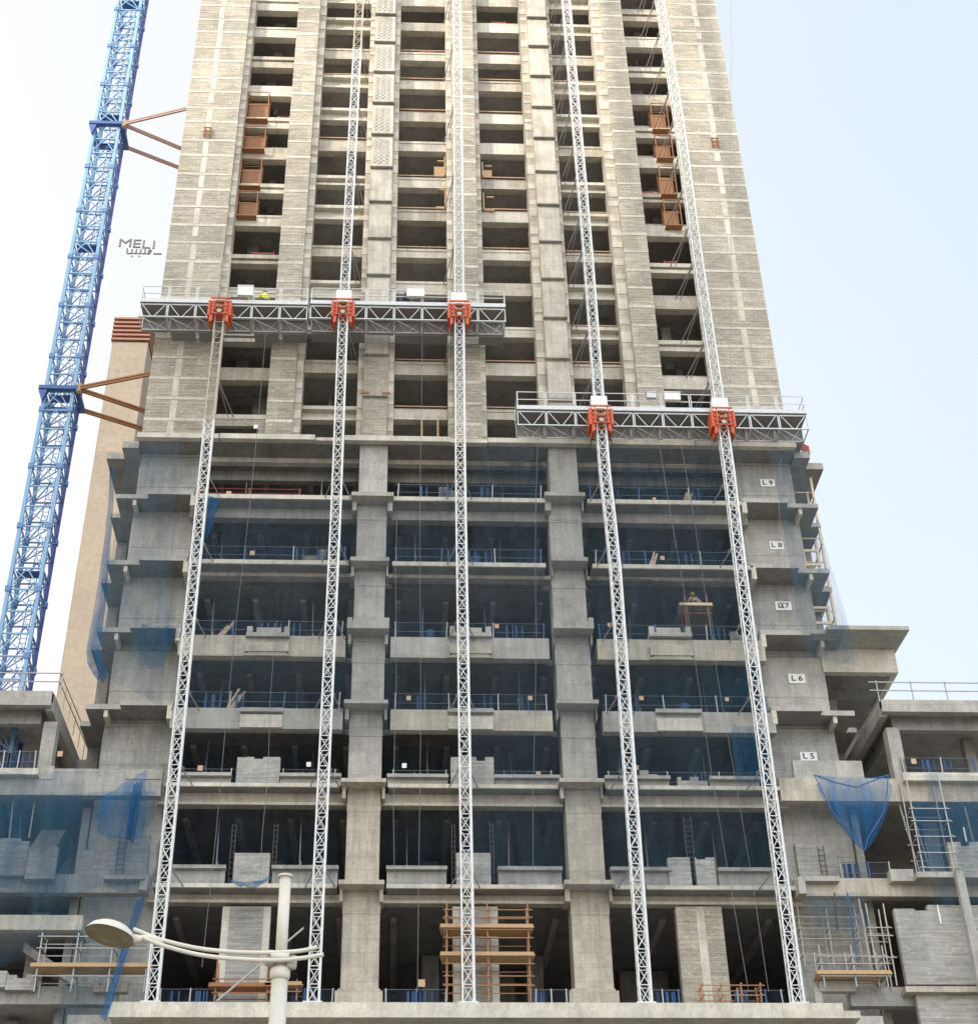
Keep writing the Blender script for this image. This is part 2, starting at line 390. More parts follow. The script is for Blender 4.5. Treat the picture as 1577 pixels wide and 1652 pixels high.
# ---- cast panels with ledges on the two concrete piers
for (x0, x1, px, ys) in ((-2.3, -.92, 612, [-20,23,68,116,166,217,270,325.5,384.5,444,508,573,640]), (7.9, 9.25, 880, [-16,29,75,123,173,223,277,330.6,390,450,513,579,645])):
    zs = sorted(WZ(px, y, YF-.1) for y in ys)
    while zs[-1] < ZTOP-3: zs.append(zs[-1]+3.01)
    zs = [Z_BASE]+zs+[ZTOP]
    bm_('pier_core', M['conc_warm'], MB().box(x0, x1, YF+.02, YF+1.35, Z_BASE, ZTOP))
    for k in range(len(zs)-1):
        a, b = zs[k], zs[k+1]
        if b-a < .4: continue
        mb = MB()
        # each panel leans out a little towards its foot, with a thin ledge under it
        mb.add([(x0+.05,YF-.10,a+.10),(x1-.05,YF-.10,a+.10),(x1-.05,YF+.02,a+.10),(x0+.05,YF+.02,a+.10),(x0+.05,YF-.03,b-.16),(x1-.05,YF-.03,b-.16),(x1-.05,YF+.02,b-.16),(x0+.05,YF+.02,b-.16)],
               [(0,3,2,1),(4,5,6,7),(0,1,5,4),(1,2,6,5),(2,3,7,6),(3,0,4,7)])
        lowest = a < WZ(px, 640, YF-.1)+.5
        high = a > WZ(px, 300, YF) and px < 700
        bm_('facade_panel', M['block'] if (lowest and px < 700) else (M['conc_pale'] if high else M['conc_tower']), mb)
        if k > 0: bm_('panel_ledge', M['conc_grey'], MB().box(x0-.02, x1+.02, YF-.20, YF+.02, a, a+.075))
        if high:                                                   # wire lath pinned on the upper panels
            mb = MB()
            n = 3
            for q in range(n):
                xa = x0+.12+q*(x1-x0-.3)/n; xb = xa+.30
                zz = a+.3
                while zz < b-.5:
                    mb.bar((xa, YF-.115, zz), (xb, YF-.115, zz+.33), .022); mb.bar((xb, YF-.118, zz), (xa, YF-.118, zz+.33), .022); zz += .33
            bm_('wire_lath', M['grey_steel'], mb)
    if px < 700:
        bm_('steel_bracket', M['rust'], MB().box(x0-.12, x0+.35, YF-.17, YF-.12, WZ(px, 637, YF)-.06, WZ(px, 637, YF)+.08).box(x1-.3, x1+.14, YF-.17, YF-.12, WZ(px, 637, YF)-.06, WZ(px, 637, YF)+.08))
# ground-storey blockwork under col 1 (partly closed opening)
bm_('block_wall', M['block'], MB().box(-10.4, -7.5, Ysp-.05, Ysp+.2, WZ(400, 688, Ysp), WZ(400, 671, Ysp)).box(-7.95, -7.5, Ysp-.06, Ysp+.1, Z_BASE, WZ(400, 688, Ysp)))
# clamps bolted on the wide piers
for (px, py) in ((335, 215), (1152, 232)):
    p = W(px, py, YF)
    mb = MB()
    for s in (-.16, .16): mb.box(p.x+s-.03, p.x+s+.03, YF-.16, YF-.02, p.z-.42, p.z+.42)
    for s in (-.32, 0, .32): mb.box(p.x-.24, p.x+.24, YF-.21, YF-.165, p.z+s-.035, p.z+s+.035)
    solo(mb, 'wall_clamp', M['rust'], 'rusty bolted clamp on the %s blockwork pier of the tower' % ('far left' if px < 700 else 'far right'), 'bracket', 'rusty clamps on the outer piers')

# =================================================================== PODIUM
YP = 64.0; YCOL = 64.5; YPIER = 65.6; YBM = 64.9
PL, PR = -10.72, mir(-10.72)+.1          # inner edges of the two end piers
L = {}
def zz(y, Y=YP, x=600): return WZ(x, y, Y)
L[10] = (zz(703), zz(710.5)); L[9] = (zz(800), zz(806.5)); L[8] = (zz(905), zz(911.5)); L[7] = (zz(1027), zz(1060)); L[6] = (zz(1144), zz(1177)); L[5] = (zz(1264), zz(1270)); L[4] = (zz(1426), zz(1432.5))
colpx = {  # level span: rows, left/right of columns A and B
 9: (745, (580,625), (885,930)), 8: (850, (576,623), (886,938)), 7: (950, (572,620.5), (890,943.5)), 6: (1070, (568,620), (896,952)),
 5: (1200, (563,616), (905.5,960)), 4: (1340, (559,612.5), (914,971)), 3: (1530, (551,611.5), (924,985.7))}
edges = {}
for k, (y, a, b) in colpx.items():
    edges[k] = [(WX(a[0], y, YCOL), WX(a[1], y, YCOL)), (WX(b[0], y, YCOL), WX(b[1], y, YCOL))]
Zb = {10: L[10][0], 9: L[9][0], 8: L[8][0], 7: L[7][0], 6: L[6][0], 5: L[5][0], 4: L[4][0], 3: 19.2}
Zfoot = {9: L[9][0], 8: L[8][0], 7: L[7][0], 6: L[6][0], 5: L[5][0], 4: L[4][0], 3: 19.1}
for k in (9,8,7,6,5,4,3):
    top = L[k+1][0]-.02
    for j in (0, 1):
        x0, x1 = edges[k][j]
        mb = MB().box(x0, x1, YCOL, YCOL+1.3, Zfoot[k], top)
        if k <= 8:                                   # cast joint near the head of each lift
            mb.box(x0-.02, x1+.02, YCOL-.025, YCOL+.3, top-1.15, top-.34)
        bm_('podium_column', M['conc_cool'] if k >= 5 else M['conc_warm'], mb)
capspx = {9: (793, 799, (567,635), (878,943)), 8: (898, 904, (565,628), (890,948)), 7: (1001, 1013, (560,628), (892,957)), 6: (1128, 1134, (555,626), (897,965)), 5: (1255, 1261, (550,623), (902,974)), 4: (1419, 1426, (546,620), (910,990))}
YCAP = 63.62
for k, (ya, yb, a, b) in capspx.items():
    for j, s in enumerate((a, b)):
        x0, x1 = WX(s[0], ya, YCAP), WX(s[1], ya, YCAP)
        zt = WZ(s[0], ya, YCAP); zb = WZ(s[0], yb, YCAP)
        e0, e1 = edges[k][j]
        mb = MB().box(x0, x1, YCAP, YCOL-.03, zb, zt)
        mb.box(x0+.05, e0-.06, YCOL-.4, YCOL+.6, zb-.6, zb-.01); mb.box(e1+.06, x1-.05, YCOL-.4, YCOL+.6, zb-.6, zb-.01)
        if k == 7: mb.box(x0, x0+.25, YCAP+.02, YCOL-.1, zt, zt+.2); mb.box(x1-.25, x1, YCAP+.02, YCOL-.1, zt, zt+.2)
        bm_('column_cap', M['conc_cool'] if k > 5 else M['conc_warm'], mb)
bm_('stained_patch', M['soffit'], MB().box(edges[8][1][0]+.04, edges[8][1][1]-.02, YCOL-.045, YCOL-.027, L[9][0]-1.05, L[9][0]-.32))
# plinths
for j, s in enumerate(((540, 617), (918, 998))):
    YY = 63.9
    x0, x1 = WX(s[0], 1600, YY), WX(s[1], 1600, YY)
    bm_('column_plinth', M['conc_warm'], MB().box(x0, x1, YY, YCOL-.02, 18.5, WZ(s[0], 1598, YY)).box(x0+.1, x1-.1, YY+.25, YCOL-.02, 18.5, WZ(s[0], 1592, YY)))
# floor plates behind the front edges
def bays(k):
    (a0, a1), (b0, b1) = edges[min(k, 9)]
    g = .34
    return [(PL+.05, a0-g), (a1+g, b0-g), (b1+g, PR-.05)]
# podium roof edge, in three lengths with the timber strip gaps of the photograph
for (a, b, dz) in ((-14.03, -9.75, 0), (-9.7, -4.7, .02), (-4.65, -3.2, -.16), (-3.15, 2.45, .02), (2.5, 4.4, -.12), (4.45, 9.9, 0), (9.95, 11.0, -.10), (11.05, 15.5, .03), (15.55, 20.93, 0)):
    bm_('roof_slab_edge', M['conc_pale'], MB().box(a, b, YP, YP+.35, L[10][1]-.0+dz*.3, L[10][0]+dz))
bm_('roof_slab', M['soffit_shade'], MB().box(-14.0, 20.9, YP+.352, YP+1.75, L[10][1]+.03, L[10][0]-.1).box(-13.9, 20.85, YP+1.752, 86, L[10][1]+.03, L[10][0]-.1))
bm_('beam', M['conc_pale'], MB().box(PL-.35, PR+.45, YP+1.7, YP+2.1, L[10][1]-.27, L[10][1]+.02))
bm_('beam', M['conc_grey'], MB().box(PL+.3, PR-.2, YP+2.9, YP+3.3, L[10][1]-.62, L[10][1]+.02))
for k in (9, 8, 7, 6, 5, 4):
    zt, zb = L[k]
    bm_('floor_slab', M['soffit_shade'], MB().box(-13.9, 20.8, 66.1, 84, zt-.32, zt-.02))
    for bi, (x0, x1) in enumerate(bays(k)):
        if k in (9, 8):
            bm_('slab_edge', M['conc_pale'], MB().box(x0, x1, YP, YP+.12, zb, zt)); bm_('slab_soffit', M['soffit_shade'], MB().box(x0, x1, YP+.122, 66.05, zb+.004, zt-.01))
            d = zz(838, YBM) if k == 9 else zz(932, YBM)
            bm_('beam', M['conc_grey'] if k == 9 else M['soffit'], MB().box(x0-.3, x1+.3, YBM, YBM+.5, d, zb-.01))
            if k == 8: bm_('beam', M['conc_pale'], MB().box(x0-.3, x1+.3, YBM-.06, YBM-.01, d, d+.2))
        elif k in (7, 6):
            bm_('edge_beam', M['conc_warm'] if (bi+k) % 2 else M['conc_cool'], MB().box(x0, x1, YP, YP+.45, zb, zt)
                .box(x0, x1, YP+.46, 66.05, zt-.3, zt-.03))
        else:
            bm_('slab_edge', M['conc_pale'], MB().box(x0, x1, YP, YP+.12, zb, zt)); bm_('slab_soffit', M['soffit_shade'], MB().box(x0, x1, YP+.122, 66.05, zb+.004, zt-.01))
            d = zz(1299.5, YBM-.2) if k == 5 else zz(1457, YBM-.1)
            yb = YBM-.2 if k == 5 else YBM-.1
            bm_('beam', M['conc_warm'], MB().box(x0-.3, x1+.3, yb, yb+.5, d, zb-.01))
            bm_('beam_lip', M['conc_pale'], MB().box(x0-.28, x1+.28, yb-.05, yb-.01, d-.01, d+.12))
# the little landings and blockwork stubs in the middle of each bay
def bayx(pl, pr, y, Y=YP): return WX(pl, y, Y), WX(pr, y, Y)
for i, (a, b) in enumerate(((397,467), (725,793), (1047,1116))):
    Y0 = 63.78
    x0, x1 = bayx(a, b, 1025, Y0); z0 = WZ((a+b)/2, 1026, Y0); z1 = WZ((a+b)/2, 1020, Y0)
    mb = MB().box(x0, x1, Y0, 64.6, z0, z1)
    mb.box(x0+.02, x0+.28, Y0+.05, Y0+.3, z1, z1+.36); mb.box(x1-.28, x1-.02, Y0+.05, Y0+.3, z1, z1+.36); mb.box(x0+.45, x1-.45, Y0+.4, Y0+.6, z1, z1+.5)
    bm_('landing', M['conc_cool'], mb)
    # deeper soffit notch below
    bm_('landing_haunch', M['conc_warm'], MB().xz([(x0-.05, L[7][1]-.02), (x1+.05, L[7][1]-.02), (x1-.3, L[7][1]+.25), (x0+.3, L[7][1]+.25)], YP-.10, YP-.012).box(x0, x1, YP-.16, YP-.012, L[7][0]-.95, L[7][0]-.42))
for i, (a, b) in enumerate(((387,457), (722,796), (1057,1131))):
    Y0 = 63.75
    x0, x1 = bayx(a, b, 1143, Y0); yy = (1142, 1143, 1144)[i]
    z0 = WZ(a, yy+5, Y0); z1 = WZ(a, yy-1, Y0)
    mb = MB().box(x0, x1, Y0, 64.6, z0, z1)
    mb.box(x0+.3, x1-.3, Y0+.3, Y0+.6, z1, z1+.12)
    bm_('landing', M['conc_cool'], mb)
    bm_('landing_haunch', M['conc_pale'], MB().box(x0+.02, x1-.02, YP-.14, YP-.012, L[6][0]-1.05, L[6][0]-.40))
def block_piece(px0, px1, pt, pb, Y, th=.35, mat='block_grey', zbot=None, tooth=True):
    x0, x1 = bayx(px0, px1, pb, Y); z1 = WZ((px0+px1)/2, pt, Y); z0 = WZ((px0+px1)/2, pb, Y) if zbot is None else zbot
    mb = MB().xz(rough_edge(x0, x1, z0, z1, 0, 0) if tooth else [(x0,z0),(x1,z0),(x1,z1),(x0,z1)], Y, Y+th)
    return bm_('block_wall', M[mat], mb)
for a, b in ((380,450), (727,797)): block_piece(a, b, 1221, 1262, 64.25, zbot=L[5][0]+.01)
block_piece(1093, 1141, 1253, 1264, 64.2, zbot=L[5][0]+.01)
for a, b in ((375,433), (736,792)): block_piece(a, b, 1376, 1425, 64.25, zbot=L[4][0]+.01, tooth=False)
block_piece(1080, 1116, 1383, 1425, 64.25, zbot=L[4][0]+.01); block_piece(1124, 1156, 1383, 1425, 64.25, zbot=L[4][0]+.01)
for a, b, c, d, m in ((360,437,354,432,'block_grey'), (730,802,728,800,'block_grey'), (1089,1163,1100,1180,'block')):
    Y0 = 64.9
    x0, x1 = WX(a, 1465, Y0), WX(b, 1465, Y0); zt = WZ(a, 1462, Y0)
    bm_('block_column', M[m], MB().box(x0, x1, Y0, Y0+.5, 18.6, zt))
    xm = (x0+x1)/2
    mb = MB()
    if m == 'block': mb.box(xm-.14, xm+.22, Y0-.02, Y0-.002, 18.7, zt-.02)
    else:
        mb.box(x0-.01, x0+.3, Y0-.02, Y0-.002, 18.7, zt-.02); mb.box(x1-.3, x1+.01, Y0-.02, Y0-.002, 18.7, zt-.02)
    bm_('concrete_tie', M['conc_pale'], mb)
# low upstands along L5 and L4
for k, spans in ((5, ((290,373),(452,550),(625,722),(798,902),(975,1078),(1143,1222))), (4, ((277,364),(440,545),(624,720),(803,905),(984,1080),(1157,1247)))):
    for a, b in spans:
        Y0 = 64.35
        if k == 5: yt, yb = 1251, 1262
        else: yt, yb = 1399, 1427
        x0, x1 = bayx(a, b, yt, Y0); z1 = WZ(700, yt+1, Y0); z0 = L[k][0]+.01
        mb = MB().box(x0, x1, Y0, Y0+.15, z0, z1-.17); mb.box(x0-.03, x1+.03, Y0-.25, Y0+.15, z1-.16, z1)
        bm_('parapet', M['conc_cool'] if k == 5 else M['conc_grey'], mb)
# base slab
bz1 = WZ(700, 1617, 62.2); bz0 = WZ(700, 1642, 62.2)
xb0, xb1 = WX(178, 1617, 62.2), WX(1358, 1617, 62.2)
bm_('base_slab', M['conc_pale'], MB().box(xb0, xb1, 62.2, 63.8, bz0+.0, bz1).box(xb0-.05, xb1+.65, 62.12, 62.19, bz0-.01, bz0+.28).box(xb1-.02, xb1+.65, 62.195, 64, bz0, bz0+.28))
bm_('floor_slab', M['soffit'], MB().box(-13.5, 20.4, 63.81, 84, bz0, bz1-.05))
# storeys under the base slab, below the frame of the photograph
for z in (12.8, 7.0):
    bm_('floor_slab', M['conc_grey'], MB().box(-13.5, 20.4, 63.5, 84, z, z+.8))
for x in (-13.0, -7.0, -1.7, 8.2, 14.2, 19.6):
    bm_('podium_column', M['conc_grey'], MB().box(x-.8, x+.8, 64.2, 65.6, GZ, bz0-.01))
bm_('partition_wall', M['inner'], MB().box(-13.5, 20.4, 78, 78.3, GZ, Z_BASE-.6))
bm_('partition_wall', M['inner'], MB().box(-13.7, -13.4, 66.6, 84, GZ, Z_BASE-.6))
bm_('partition_wall', M['inner'], MB().box(20.4, 20.7, 66.6, 84, GZ, Z_BASE-.6))
for z0, z1 in [(L[k][0], L[k+1][0]-.4) for k in (4,5,6,7,8,9)]+[(bz1, L[4][0]-.4)]:
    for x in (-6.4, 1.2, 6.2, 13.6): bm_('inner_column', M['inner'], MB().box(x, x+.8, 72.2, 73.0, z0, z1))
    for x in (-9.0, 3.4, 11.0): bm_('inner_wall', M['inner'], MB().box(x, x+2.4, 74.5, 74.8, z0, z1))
    mb = MB()
    x = PL+.6
    while x < PR: mb.box(x, x+.28, 67.2, 77.9, z1-.12, z1+.05); x += 2.45
    bm_('ceiling_rib', M['soffit'], mb)
# end piers with formwork lifts
for s, (x0, x1) in enumerate(((-14.0, PL), (PR, mir(-14.0)))):
    zs = [GZ, 12.8, bz1]+[L[k][0] for k in (4,5,6,7,8,9)]+[L[10][1]]
    for k in range(len(zs)-1):
        mb = MB().box(x0, x1, YPIER, YPIER+1.0, zs[k]+.02, zs[k+1]-.01)
        hgt = zs[k+1]-zs[k]
        mb.box(x0-.01, x1+.01, YPIER-.018, YPIER+.5, zs[k]+hgt*.42, zs[k]+hgt*.80)
        bm_('end_pier', M['conc_grey'] if k < 3 else (M['conc_cool'] if k % 2 else M['conc_grey']), mb)
# stepped terraces round the end piers
def stepped(side, z, t, pts, name='terrace_slab', mat='conc_cool'):
    if side: pts = [(mir(x)+.03, y) for x, y in pts]
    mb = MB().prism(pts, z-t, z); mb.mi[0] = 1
    return bm_(name, [M[mat], M['soffit_shade']], mb)
for side in (0, 1):
    m = (lambda x: mir(x)+.03) if side else (lambda x: x)
    stepped(side, L[10][0]-.01, .42, [(-10.6,65.55),(-14.03,65.55),(-14.03,64.8),(-14.9,64.8),(-14.9,65.8),(-15.87,65.8),(-15.87,69.2),(-14.4,69.2),(-14.4,66.6),(-10.6,66.6)])
    for k in (9, 8, 7, 6):
        zt = WZ(275, {9:790.5, 8:897, 7:1006, 6:1130}[k], YP)
        stepped(side, zt, .26, [(-10.62,64.0),(-13.08,64.0),(-13.08,64.42),(-14.75,64.42),(-14.75,66.2),(-15.3,66.2),(-15.3,68.5),(-14.05,68.5),(-14.05,65.58),(-10.62,65.58)])
        bm_('downstand', M['conc_pale'], MB().box(m(-10.62), m(-10.86), 63.97, 65.5, zt-.95, zt-.265))
        bm_('downstand', M['conc_pale'], MB().box(m(-13.7), m(-13.88), 64.5, 65.55, zt-.62, zt-.265))
        # side wall fin under the outer corner
        zl = {9: WZ(275, 897, YP), 8: WZ(275, 1006, YP), 7: WZ(275, 1130, YP), 6: 29.9}[k]
        bm_('side_fin', M['conc_grey'], MB().box(m(-15.28), m(-14.72), 68.5, 69.0, zl, zt))

# ---- level plates on the right pier
def text_part(txt, size, loc, mat, parent, name='lettering', ext=.006, rot=(math.pi/2, 0, 0), sx=1.0, bold=0.0):
    cu = bpy.data.curves.new(name, 'FONT'); cu.body = txt; cu.size = size; cu.extrude = ext; cu.align_x = 'CENTER'; cu.align_y = 'CENTER'; cu.offset = bold
    cu.resolution_u = 3
    tmp = bpy.data.objects.new('tmp', cu); COL.objects.link(tmp)
    dg = bpy.context.evaluated_depsgraph_get(); me = bpy.data.meshes.new_from_object(tmp.evaluated_get(dg))
    bpy.data.objects.remove(tmp); me.materials.clear(); me.materials.append(mat)
    o = bpy.data.objects.new(name, me); COL.objects.link(o); o.parent = parent; o.location = Vector(loc)-Vector(ABS[parent.name]); o.rotation_euler = rot; o.scale = (sx, 1, 1)
    return o
for txt, a, b, c, d in (('L 9',1225,1248,773,784.5), ('L 8',1240,1262,873,886), ('L 7',1249,1275,970,984), ('L 6',1270,1297,1087,1102), ('L 5',1289,1316,1213,1227)):
    Y0 = YPIER-.06
    x0, x1 = bayx(a, b, c, Y0); z1 = WZ(a, c, Y0); z0 = WZ(a, d, Y0)
    t = thing('level_sign', ((x0+x1)/2, Y0, z0), 'white plate with black %s high on the grey right-hand pier' % txt.replace(' ', ''), 'sign', 'level number plates on the right pier')
    part(MB().box(x0, x1, Y0, Y0+.03, z0, z1), 'plate', M['sign_white'], t)
    text_part(txt, .40, ((x0+x1)/2, Y0-.008, (z0+z1)/2), M['black'], t, sx=1.15, bold=.006)
    if txt == 'L 7':
        part(MB().bar((x0+.28, Y0-.02, z0+.10), (x0+.42, Y0-.02, z1-.08), .035).bar((x0+.42, Y0-.022, z0+.10), (x0+.28, Y0-.022, z1-.08), .035), 'crossing_out', M['black'], t)

# ---- canopy block on the right, level 7 to 6
CB = B
Zc = WZ(1462, 1010, 63.6)
bm_('canopy_slab', M['conc_cool'], MB().prism([(19.9, 64.5), (19.9,64.05), (20.8, 64.05), (20.8,63.6),(24.85,63.6),(24.7,69.4),(19.9,69.4)], Zc-.22, Zc))
bm_('canopy_wall', M['conc_pale'], MB().box(20.85, 24.6, 65.5, 65.9, WZ(1450, 1085, 65.5), Zc-.23).box(24.3, 24.6, 65.9, 71.5, WZ(1450, 1085, 65.5), Zc-.23))
bm_('canopy_soffit', M['inner'], MB().box(20.9, 24.29, 65.91, 71.7, WZ(1450, 1085, 65.5)+.02, WZ(1450, 1085, 65.5)+.3))
bm_('canopy_wall', M['inner'], MB().box(20.75, 27.5, 71.8, 72.1, 30, Zc-.6))

# =================================================================== WINGS
def wing(side):
    lab = ('unfinished grey concrete wing on the left, low and open with blue netting' if not side else 'unfinished grey concrete wing on the right with large blockwork walls')
    Wg = thing('podium_wing', ((-24 if not side else 32), 66, GZ), lab, 'building')
    P = lambda name, mat, mb: part(mb, name, M[mat], Wg)
    if not side:
        x_in, far = -10.95, -44.0
        zr1, zr0 = WZ(80, 1115, YP), WZ(80, 1138, YP)
        xe = -16.27
        P('roof_slab', 'conc_cool', MB().box(far, xe, YP, 71.7, zr0+.25, zr1-.02).box(far, xe, YP-.03, YP+.3, zr0, zr1).box(xe-.3, xe+.03, YP+.31, 71.7, zr0-.1, zr1+.01))
        P('beam', 'conc_grey', MB().box(far, xe-.6, YP+1.0, YP+1.4, zr0-.45, zr0+.24).box(xe-1.1, xe-.7, YP+1.41, 71.5, zr0-.45, zr0+.24))
        za = WZ(100, 1240, YP); zab = WZ(100, 1283, YP)
        xa0, xa1 = WX(60, 1240, YP+1), WX(80, 1240, YP+1)
        for x in (xa0+.05, xa0-6.4, xa0-12.8): P('column', 'conc_cool', MB().box(x, x+.62, YP+.75, YP+1.39, za+.01, zr0-.46))
        for x in (xa0+.6, xa0-5.8): P('column', 'conc_grey', MB().box(x, x+.5, YP+6.2, YP+6.7, za+.01, zr0+.2))
        P('edge_beam', 'conc_grey', MB().box(far, x_in+.2, YP-.015, YP+.5, zab, za))
        P('floor_slab', 'soffit', MB().box(far, -14.05, YP+.51, 80, za-.5, za-.05))
        P('terrace_lip', 'conc_pale', MB().box(far, WX(62, 1245, 63.6), 63.6, YP-.01, WZ(30, 1249, 63.6), WZ(30, 1239, 63.6)))
        P('upstand', 'conc_cool', MB().box(WX(66, 1240, YP-.05), WX(88, 1240, YP-.05), YP-.05, YP-.005, za-.55, za+.1)); P('upstand', 'conc_cool', MB().box(WX(205, 1240, YP-.05), x_in+.2, YP-.05, YP-.005, za-.5, za-.02))
        zb = WZ(100, 1411, YP); zbb = WZ(100, 1440, YP)
        P('edge_beam', 'conc_grey', MB().box(far, x_in+.1, YP-.015, YP+.5, zbb, zb)); P('floor_slab', 'soffit', MB().box(far, -14.05, YP+.51, 80, zb-.5, zb-.05))
        P('terrace_lip', 'conc_cool', MB().box(WX(168, 1413, 63.6), WX(233, 1413, 63.6), 63.6, YP-.01, WZ(200, 1418, 63.6), WZ(200, 1412, 63.6)).box(WX(226, 1413, 63.6), WX(238, 1413, 63.6), 63.7, YP-.01, WZ(200, 1434, 63.6), WZ(200, 1418, 63.6)))
        for (a, b, c, d, Y0) in ((-20, 40, 1352, 1408, 63.75), (40, 88, 1366, 1413, 63.6)):
            x0, x1 = bayx(a, b, d, Y0); z1 = WZ(a, c, Y0); z0 = WZ(a, d, Y0)
            P('block_parapet', 'block_grey', MB().xz(rough_edge(x0, x1, z0, z1, 0, 0, .4, .14), Y0, Y0+.2).box(x0, x1, Y0-.04, YP+.0, z0-.14, z0-.002))
        x0, x1 = bayx(127, 236, 1411, 65.35)
        P('block_wall', 'block_grey', MB().xz([(x0, zb-.1), (x1, zb-.1), (x1, WZ(150, 1345, 65.35)), (x0+1.3, WZ(150, 1345, 65.35)), (x0+1.3, WZ(150, 1372, 65.35)), (x0, WZ(150, 1372, 65.35))], 65.30, 65.58))
        zc = WZ(60, 1476, YP); zcb = WZ(60, 1500, YP); xc = WX(133, 1488, YP)
        P('edge_beam', 'conc_pale', MB().box(far, xc, YP, YP+.45, zcb, zc)); P('mezzanine_slab', 'soffit', MB().box(far, xc-.02, YP+.46, 69.5, zcb+.1, zc-.05)); P('beam', 'conc_grey', MB().box(xc-.4, xc, YP+.46, 69.5, zcb-.02, zcb+.09))
        P('sloping_ramp', 'conc_grey', MB().add([(xc-2.6,65.2,zb-2.6),(xc+.6,65.2,zb-4.6),(xc+.6,65.2,zb-5.0),(xc-2.6,65.2,zb-3.0),(xc-2.6,69,zb-2.6),(xc+.6,69,zb-4.6),(xc+.6,69,zb-5.0),(xc-2.6,69,zb-3.0)], [(0,3,2,1),(4,5,6,7),(0,1,5,4),(1,2,6,5),(2,3,7,6),(3,0,4,7)]))
        zd = WZ(80, 1591, YP); zdb = WZ(80, 1620, YP)
        P('edge_beam', 'conc_grey', MB().box(far, xb0-.08, YP, YP+.5, zdb, zd)); P('floor_slab', 'soffit', MB().box(far, -14.05, YP+.51, 80, zd-.5, zd-.05))
        for (a, b, c, d) in ((8, 55, 1572, 1597), (150, 205, 1583, 1600), (-30, 8, 1566, 1592)):
            x0, x1 = bayx(a, b, d, 63.6); P('block_parapet', 'block_grey', MB().xz(rough_edge(x0, x1, WZ(a, d, 63.6), WZ(a, c, 63.6), 0, 0, .4, .08), 63.6, YP-.01))
        # inner columns of the lower storeys
        for (xx, w, z0, z1) in ((-19.3,.7,zb,zab), (-25,.7,zb,zab), (-19.8,.7,zd,zbb), (-25.4,.7,zd,zbb), (-16.2,.8,zd,zbb), (-16.8,.7,GZ,zdb), (-23,.7,GZ,zdb), (-30,.7,GZ,zab), (-40,.8,GZ,zab)):
            P('column', 'conc_grey', MB().box(xx, xx+w, 66.4, 67.1, z0, z1))
        P('inner_wall', 'inner', MB().box(far, -14.05, 74, 74.3, GZ, zab)); P('stair_flight', 'soffit', MB().add([(-17.9,66.5,zb),(-16.6,66.5,zb),(-15.3,66.5,zab-.6),(-16.4,66.5,zab-.6),(-17.9,68.5,zb),(-16.6,68.5,zb),(-15.3,68.5,zab-.6),(-16.4,68.5,zab-.6)], [(0,1,2,3),(7,6,5,4),(0,4,5,1),(1,5,6,2),(2,6,7,3),(3,7,4,0)]))
        P('wall_fin', 'conc_grey', MB().box(-14.4, -14.06, 65.4, 67, GZ, zab))
        return Wg, dict(za=za, zb=zb, zc=zc, zd=zd, zr=zr1)
    else:
        x_in, far = 17.65, 52.0
        zr1, zr0 = WZ(1425, 1129, YP), WZ(1425, 1148, YP)
        xe = 22.9
        P('roof_slab', 'conc_cool', MB().box(xe, far, YP, 71.7, zr0+.25, zr1-.02).box(xe, far, YP-.03, YP+.3, zr0, zr1).box(xe-.03, xe+.3, YP+.31, 71.7, zr0-.1, zr1+.01))
        P('beam', 'conc_grey', MB().box(xe+.7, far, YP+1.0, YP+1.4, zr0-.45, zr0+.24).box(xe+.7, xe+1.1, YP+1.41, 71.5, zr0-.45, zr0+.24))
        za = WZ(1300, 1255, YP); zab = WZ(1300, 1292, YP)
        xa0 = WX(1438, 1230, YP+.8)
        P('column', 'conc_cool', MB().box(xa0, xa0+.62, YP+.75, YP+1.39, za+.01, zr0-.46))
        xa2 = WX(1558, 1220, YP+3.2)
        P('column', 'conc_cool', MB().box(xa2, xa2+.5, YP+3.2, YP+3.7, za+.01, zr0+.2)); P('column', 'conc_grey', MB().box(xa0+8.4, xa0+9.0, YP+.75, YP+1.39, za+.01, zr0-.46))
        P('edge_beam', 'conc_warm', MB().box(x_in-.2, far, YP-.015, YP+.5, zab, za)); P('floor_slab', 'soffit', MB().box(20.95, far, YP+.51, 80, za-.5, za-.05))
        P('terrace_lip', 'conc_pale', MB().box(WX(1456, 1250, 63.6), far, 63.6, YP-.01, WZ(1500, 1259, 63.6), WZ(1500, 1246, 63.6)))
        P('roof_upstand', 'conc_cool', MB().box(WX(1280, 1245, 64.3), WX(1392, 1245, 64.3), 64.3, 64.6, za+.01, WZ(1340, 1227, 64.3)))
        zb = WZ(1400, 1417, YP); zbb = WZ(1400, 1446, YP)
        P('edge_beam', 'conc_warm', MB().box(x_in-.1, far, YP-.015, YP+.5, zbb, zb)); P('floor_slab', 'soffit', MB().box(20.95, far, YP+.51, 80, zb-.5, zb-.05))
        P('terrace_lip', 'conc_cool', MB().box(WX(1298, 1413, 63.6), WX(1353, 1413, 63.6), 63.6, YP-.01, WZ(1320, 1421, 63.6), WZ(1320, 1413, 63.6)).box(WX(1287, 1420, 63.6), WX(1299, 1420, 63.6), 63.7, YP-.01, WZ(1290, 1440, 63.6), WZ(1290, 1413, 63.6))
          .box(WX(1436, 1413, 63.5), WX(1474, 1413, 63.5), 63.5, YP-.01, WZ(1450, 1421, 63.5), WZ(1450, 1402, 63.5)).box(WX(1478, 1410, 63.0), far, 63.0, YP-.01, WZ(1500, 1415, 63.0), WZ(1500, 1406, 63.0)))
        x0, x1 = bayx(1288, 1353, 1411, 65.35)
